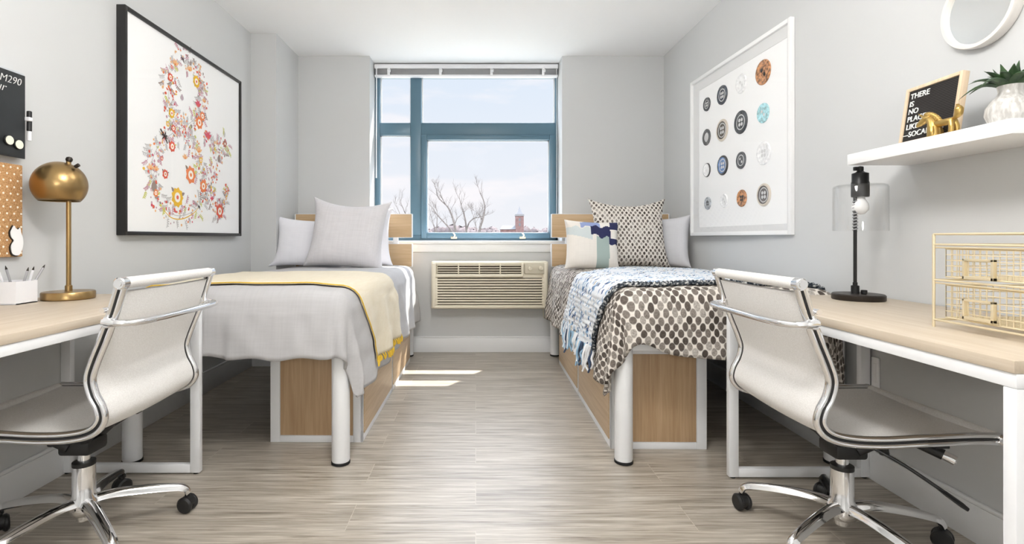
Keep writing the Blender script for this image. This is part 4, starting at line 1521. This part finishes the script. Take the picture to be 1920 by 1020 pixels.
for a, c, mt_, lab in PEN:
    pc = thing('pencil', lab, 'pencil', (-1.705, 1.915, DZ), 0, 'pencils in the white cup')
    a, c = Vector(a), Vector(c)
    d = (c - a).normalized()
    MB().cyl(a, c - d * .014, .0042, 6).build('shaft', mt_, pc)
    MB().cyl(c - d * .014, c, .0042, 6, r2=.0008).build('tip', 'dark_bronze', pc)

# ------------------------------------------------------------------ right wall
mr = thing('wall_mirror', 'round mirror in a thick cream rim high on the right wall', 'mirror', (WR, 1.69, 1.762), 0)
MW = Matrix.Rotation(-pi / 2, 4, 'Y')    # z -> -x
MB().lathe([(.112, 0), (.128, .002), (.130, .028), (.127, .033), (.116, .033), (.113, .024), (.112, .021)], 56, mtx=MW, cap=False).build('rim', 'mirror_rim', mr)
MB().lathe([(.114, .004), (.1155, .022), (.0006, .0225)], 56, mtx=MW).build('glass', 'mirror_silver', mr)

SHF, SZ = 1.425, 1.329
sh_ = MB().box(SHF, WR, 1.375, 1.985, SZ - 0.041, SZ, 0.002).build('wall_shelf', 'white_plastic')
tag(sh_, 'white floating shelf on the right wall above the desk', 'shelf')

lb = thing('letter_board', 'wood framed black letter board leaning on the shelf', 'letter board', (1.478, 1.812, SZ + 0.0012))
LW, LH = 0.218, 0.200
# local: x along the board (reading direction, toward the camera), z up, -y toward the room
M_ = Matrix.Translation((1.478, 1.812, SZ + 0.0012)) @ Matrix.Rotation(-pi / 2 - 0.03, 4, 'Z') @ Matrix.Rotation(-0.15, 4, 'X')
lb.matrix_world = M_
frame_mb(LW, LH, 0.0115, 0.022, 0.0015).build('frame', 'pine_frame', lb)
MB().box(0.010, LW - 0.010, 0.005, 0.016, 0.010, LH - 0.010).build('felt', 'felt_letterboard', lb)
for i, (s_, xo) in enumerate((('THERE', .030), ('IS', .030), ('NO', .030), ('PLACE', .030), ('LIKE', .030), ('\u2014SOCAM 290', .018))):
    tx = text_mesh(s_, 0.0265, 'lettering', 'letter_white', lb, extrude=0.0012, bold=0.0001)
    tx.rotation_euler = (pi / 2, 0, 0)
    tx.location = (xo - .010, 0.0042, 0.160 - i * 0.0268)
    tx.scale = (1.0, 1, 1)

un = thing('unicorn_figurine', 'gold balloon-style unicorn figurine in front of the letter board', 'figurine', (1.448, 1.600, SZ), pi / 2)
# local +x is toward the far end (head), z up
b = MB()
def blob(path, rs, seg=12):
    pts = catmull(path, 6)
    k = len(rs)
    R = []
    for i in range(len(pts)):
        q = i / (len(pts) - 1) * (k - 1)
        a = min(int(q), k - 2)
        R.append(rs[a] + (rs[a + 1] - rs[a]) * (q - a))
    b.tube(pts, R, seg)
blob([(.032, 0, .0), (.034, 0, .022), (.040, 0, .046), (.052, 0, .060)], [.020, .019, .014, .011])           # neck
blob([(.044, 0, .064), (.062, 0, .062), (.078, 0, .055), (.090, 0, .049)], [.009, .0125, .010, .007])           # head
blob([(.086, 0, .050), (.096, 0, .047)], [.006, .005])                                                             # muzzle
blob([(.030, 0, .040), (.005, 0, .038), (-.022, 0, .038), (-.036, 0, .040)], [.009, .011, .011, .008])           # body
for s_ in (-1, 1):
    blob([(-.030, s_ * .006, .038), (-.034, s_ * .008, .020), (-.032, s_ * .009, .0)], [.007, .0075, .0065], 10)
    blob([(.030, s_ * .010, .030), (.026, s_ * .014, .015), (.026, s_ * .014, .0)], [.008, .0075, .006], 10)
blob([(-.034, 0, .042), (-.048, 0, .054), (-.050, 0, .068), (-.046, 0, .078)], [.004, .0105, .0115, .005])      # tail balloon
blob([(-.046, 0, .076), (-.046, 0, .083)], [.003, .005], 8)
b.build('body', 'gold_cast', un)
b = MB()
for i in range(7):
    f = i / 6
    x, z = .062 - .045 * f, .078 - .030 * f * f
    b.tube(catmull([(x + .006, 0, z - .010), (x, 0, z), (x - .008, 0, z - .003), (x - .011, 0, z - .014)], 4), .0058, 8)
b.build('mane', 'gold_cast', un)
MB().cyl((.070, 0, .068), (.092, 0, .086), .0052, 10, r2=.0008).build('horn', 'gold_cast', un)

pp = thing('potted_succulent', 'spiky green succulent in a white textured vase on the shelf', 'plant', (1.502, 1.452, SZ))
MB().lathe([(.036, 0), (.047, .006), (.055, .028), (.053, .048), (.042, .068), (.030, .080), (.026, .092), (.029, .108), (.026, .108), (.024, .095)], 36).build('vase', 'ceramic_white', pp)
b = MB()
rs = random.Random(5)
for i in range(30):
    a = i * 2.39996
    ring = i / 30
    el = 0.05 + 1.25 * ring
    ln = .098 - .030 * ring
    d = Vector((cos(a), sin(a), 0))
    sd = Vector((-sin(a), cos(a), 0))
    rings = []
    pts = []
    for j in range(9):
        f = j / 8
        e_ = el - 0.9 * (f ** 1.5) * (1 - ring) * .8 + 0.25 * f
        pts.append(d * (.012 + ln * f * cos(el) + .0) + Vector((0, 0, .104 + ln * f * sin(el) + .018 * sin(pi * f) * (1 - ring) - .028 * f * f * (1 - ring))))
    for j in range(9):
        f = j / 8
        w = .0115 * (1 - f) ** .75 * (1 + .5 * sin(pi * min(1, f * 1.3))) + .0004
        tg = (pts[min(j + 1, 8)] - pts[max(j - 1, 0)]).normalized()
        up = tg.cross(sd).normalized()
        rings.append([pts[j] + sd * w * cos(2 * pi * q / 8) + up * (w * .42 * sin(2 * pi * q / 8)) for q in range(8)])
    b.sweep(pts, rings)
b.build('foliage', 'succulent_green', pp)

# ------------------------------------------------------------------ on the right desk
gl = thing('desk_lamp', 'black desk lamp with clear glass drum shade on the right desk', 'lamp', (1.497, 2.025, DZ))
MB().lathe([(.086, 0), (.088, .003), (.088, .020), (.084, .024), (.0005, .025)], 48).build('base', 'dark_bronze', gl)
MB().lathe([(.014, .025), (.014, .055), (.008, .057), (.008, .068)], 18, (-.012, 0, 0)).cyl((.008, -.020, .025), (.008, -.020, .040), .011, 14, bev=.002).build('switch_collar', 'black_metal', gl)
MB().tube([(-.012, 0, .05), (-.012, .0, .42), (-.012, .002, .47)], .0062, 14).build('stem', 'black_metal', gl)
cpt = []
for i in range(70):
    cpt.append((-.012 + .0085 * cos(i * .9), .0085 * sin(i * .9), .268 + .12 * i / 69))
MB().tube(cpt, .0022, 6).build('cord', 'pencil_grey', gl)
SHX = .008
MB().lathe([(.0285, .402), (.030, .406), (.030, .458), (.028, .462), (.028, .494), (.017, .498), (.011, .503), (.011, .520), (.0005, .524)], 28, (SHX, 0, 0)).box(-.016, SHX + .01, -.007, .007, .505, .520, .002).build('socket', 'black_metal', gl)
MB().lathe([(.0005, .333), (.015, .336), (.027, .350), (.029, .363), (.026, .377), (.017, .392), (.014, .404)], 28, (SHX, 0, 0)).build('bulb', 'bulb_opal', gl)
MB().lathe([(.030, .449), (.080, .449), (.0865, .446), (.090, .439), (.091, .270), (.0885, .270), (.0875, .438), (.085, .443), (.079, .446), (.030, .446)], 56, (SHX, 0, 0)).build('shade', 'lamp_glass', gl)

og = thing('wire_organizer', 'gold wire two-drawer organizer on the right desk near the camera', 'organizer', (1.250, 1.412, DZ))
OW, OD, OH = 0.345, 0.27, 0.252    # along -y, along +x, height
wr_ = .0028
b = MB()
for x in (0, OD):
    for y in (0, -OW):
        b.cyl((x, y, 0), (x, y, OH), .0036, 10)
for z in (.020, .128, .132 + .092, OH):
    for x in (0, OD):
        b.cyl((x, 0, z), (x, -OW, z), wr_, 8)
    for y in (0, -OW):
        b.cyl((0, y, z), (OD, y, z), wr_, 8)
for z in (.120, .216):
    b.cyl((0.003, 0, z), (0.003, -OW, z), wr_ * .8, 8)
nn_ = 18
for i in range(1, nn_):
    y = -OW * i / nn_
    b.cyl((0, y, OH + .002), (OD, y, OH + .002), .0013, 6)
for i in range(1, 12):
    x = OD * i / 12
    b.cyl((x, 0, OH + .002), (x, -OW, OH + .002), .0013, 6)
b.build('frame', 'gold_wire', og)
for z0, z1 in ((.030, .116), (.138, .212)):
    b = MB()
    x0_, x1_, ya, yb = .006, OD - .012, -.030, -OW + .030
    r_ = .0012
    for x in (x0_, x1_):
        k = 18
        for i in range(k + 1):
            y = ya + (yb - ya) * i / k
            b.cyl((x, y, z0), (x, y, z1), r_, 6)
        for i in range(6):
            z = z0 + (z1 - z0) * i / 5
            b.cyl((x, ya, z), (x, yb, z), r_ if i not in (0, 5) else .002, 6)
    for y in (ya, yb):
        for i in range(15):
            x = x0_ + (x1_ - x0_) * i / 14
            b.cyl((x, y, z0), (x, y, z1), r_, 6)
        for i in range(6):
            z = z0 + (z1 - z0) * i / 5
            b.cyl((x0_, y, z), (x1_, y, z), r_ if i not in (0, 5) else .002, 6)
    for i in range(1, 15):
        x = x0_ + (x1_ - x0_) * i / 15
        b.cyl((x, ya, z0), (x, yb, z0), r_, 6)
    for i in range(1, 18):
        y = ya + (yb - ya) * i / 18
        b.cyl((x0_, y, z0), (x1_, y, z0), r_, 6)
    dr_ = b.build('drawer', 'gold_wire', og)
    yc, zc = -.128, (z0 + z1) / 2 - .012
    b = MB()
    b.box(-.006, .004, yc - .040, yc + .040, zc + .020, zc + .026, .001).box(-.006, .004, yc - .040, yc + .040, zc - .026, zc - .018, .001)
    b.box(-.006, .004, yc - .040, yc - .033, zc - .026, zc + .026, .001).box(-.006, .004, yc + .034, yc + .040, zc - .026, zc + .026, .001)
    b.build('label_holder', 'gold_wire', dr_)

cvp = MB().box(WR - 0.012, WR, 2.128, 2.164, 0.388, 0.515, 0.004).box(WR - 0.015, WR - 0.011, 2.136, 2.156, 0.41, 0.49, 0.002).build('cover_plate', 'white_plastic')
tag(cvp, 'narrow white cover plate on the right wall behind the desk leg', 'cover plate')

# ------------------------------------------------------------------ outdoors
GZ = -9.0
struct(MB().box(-400, 400, 7, 900, GZ - 1, GZ).build('ground', 'ground_grass'))
def px_at(px, py, Y):
    s_ = 970 / Y
    return Vector(((px - 892) / s_, Y, EYE + (446 - py) / s_))
def bare_tree(label, Y, limbs, seed):
    r = random.Random(seed)
    b = MB()
    def twig(p, d, ln, rad, lev):
        pts = [p]
        for i in range(4):
            d = (d + Vector((r.uniform(-.3, .3), r.uniform(-.3, .3), r.uniform(-.12, .25)))).normalized()
            pts.append(pts[-1] + d * ln / 4)
        b.tube(pts, [rad * (1 - .6 * i / 4) for i in range(5)], 5)
        if lev > 0:
            for i in range(2, 5):
                for q in range(2):
                    dd = (d + Vector((r.uniform(-.9, .9), r.uniform(-.5, .5), r.uniform(-.2, .7)))).normalized()
                    twig(pts[i], dd, ln * r.uniform(.45, .7), rad * .45, lev - 1)
    for pts, r0, r1 in limbs:
        P = catmull([px_at(x, y, Y) for x, y in pts], 4)
        n = len(P)
        b.tube(P, [r0 + (r1 - r0) * i / (n - 1) for i in range(n)], 7)
        for i in range(n // 3, n, 2):
            d = (P[min(i + 1, n - 1)] - P[max(i - 1, 0)]).normalized()
            for q in range(1):
                dd = (d + Vector((r.uniform(-.9, .9), r.uniform(-.5, .5), r.uniform(-.1, .5)))).normalized()
                twig(P[i], dd, r.uniform(.7, 1.5), .022, 1)
        twig(P[-1], (P[-1] - P[-2]).normalized(), 1.3, r1, 2)
    o = b.build('bare_tree', 'bark')
    tag(o, label, 'tree', 'bare trees outside the window')
bot = 590
bare_tree('bare tree with two long forking limbs, left of the large lower pane', 60, [([(857, bot), (856, 500), (854, 438), (850, 412), (842, 392), (836, 384), (826, 375), (820, 366)], .20, .04), ([(855, 446), (846, 432), (832, 416), (819, 402), (812, 391)], .13, .04), ([(838, 386), (830, 374), (825, 362)], .05, .03), ([(853, 420), (857, 410), (862, 405)], .05, .03)], 1)
bare_tree('bare tree with a slim upright limb, middle of the large lower pane', 62, [([(875, bot), (875, 500), (874, 430), (871, 405), (866, 388), (862, 374)], .17, .03), ([(875, 430), (880, 417), (888, 410), (895, 408)], .10, .04)], 2)
bare_tree('bare tree curving up to the right, nearest the church in the window', 61, [([(896, bot), (896, 500), (899, 434), (905, 412), (908, 396), (909, 386), (906, 374), (900, 362)], .19, .04), ([(904, 414), (900, 404), (896, 400)], .07, .03), ([(893, 434), (892, 422), (890, 411)], .06, .03)], 3)
bare_tree('small bare tree at the left edge of the large lower pane', 64, [([(818, bot), (818, 480), (819, 425), (820, 405)], .11, .03), ([(817, 436), (814, 424), (812, 418)], .08, .03)], 4)
bare_tree('bare tree seen in the narrow left window pane', 63, [([(764, bot), (762, 480), (762, 412), (758, 396), (754, 386)], .13, .03), ([(761, 420), (752, 408), (748, 396)], .07, .03)], 5)

# distant wood: a mass of bare crowns
b = MB()
r = random.Random(21)
for i in range(420):
    x = r.uniform(-170, 170)
    Y = r.uniform(215, 270)
    h = r.uniform(13.0, 15.2) + 1.6 * noise.noise(Vector((x * .05, 0, 1)))
    wd = r.uniform(2.5, 5)
    pts = []
    k = 6
    prof = [(wd * .8, 0), (wd * .85, h * .3)] + [(wd * sin(pi * q / k) ** .8 + .05, h * .3 + h * .7 * (1 - cos(pi * q / k)) / 2) for q in range(1, k)] + [(.05, h)]
    v0 = len(b.v)
    b.lathe(prof, 8, (x, Y, GZ))
    for q in range(v0, len(b.v)):
        vx = Vector(b.v[q])
        vx += Vector((r.uniform(-.5, .5), r.uniform(-.5, .5), r.uniform(-.5, .5))) if vx.z > GZ + 2 else Vector((0, 0, 0))
        b.v[q] = tuple(vx)
o = b.build('distant_woods', 'twig_mass', angle=180)
tag(o, 'hazy line of bare distant woods along the horizon outside the window', 'woods', None, 'stuff')

chh = thing('church', 'distant brick church with pointed tower seen through the window', 'church', (0, 205, GZ))
sc_ = 970 / 205
X_ = lambda px: (px - 892) / sc_
Z_ = lambda py: EYE + (446 - py) / sc_ - GZ
tx0, tx1 = X_(967), X_(982)
MB().box(tx0, tx1, 0, tx1 - tx0, 0, Z_(405), 0).build('tower', 'brick_church', chh)
MB().box(tx0 - .15, tx1 + .15, -.15, tx1 - tx0 + .15, Z_(405), Z_(401.5)).build('belfry_cornice', 'belfry_stone', chh)
cxm = (tx0 + tx1) / 2
hw = (tx1 - tx0) / 2
MB().lathe([(hw * 1.2, 0), (hw * .55, Z_(395) - Z_(401.5)), (.02, Z_(386) - Z_(401.5))], 4, (cxm, hw, Z_(401.5)), mtx=Matrix.Rotation(pi / 4, 4, 'Z')).build('spire', 'belfry_stone', chh)
nx0 = X_(939)
MB().box(nx0, tx0, 0.3, 5.5, 0, Z_(429)).build('nave', 'brick_church', chh)
b = MB()
zr0, zr1 = Z_(430), Z_(422.5)
b.add([(nx0 - .3, 0, zr0), (tx0, 0, zr0), (tx0, 5.8, zr0), (nx0 - .3, 5.8, zr0), (nx0 + .8, 2.9, zr1), (tx0, 2.9, zr1)], [(0, 1, 5, 4), (2, 3, 4, 5), (3, 0, 4), (1, 2, 5), (0, 3, 2, 1)], smooth=False)
b.build('roof', 'slate_roof', chh)
for wz in (Z_(412), Z_(421)):
    MB().box(cxm - .35, cxm + .35, -.06, .05, wz - .6, wz + .6).build('window', 'slate_roof', chh)
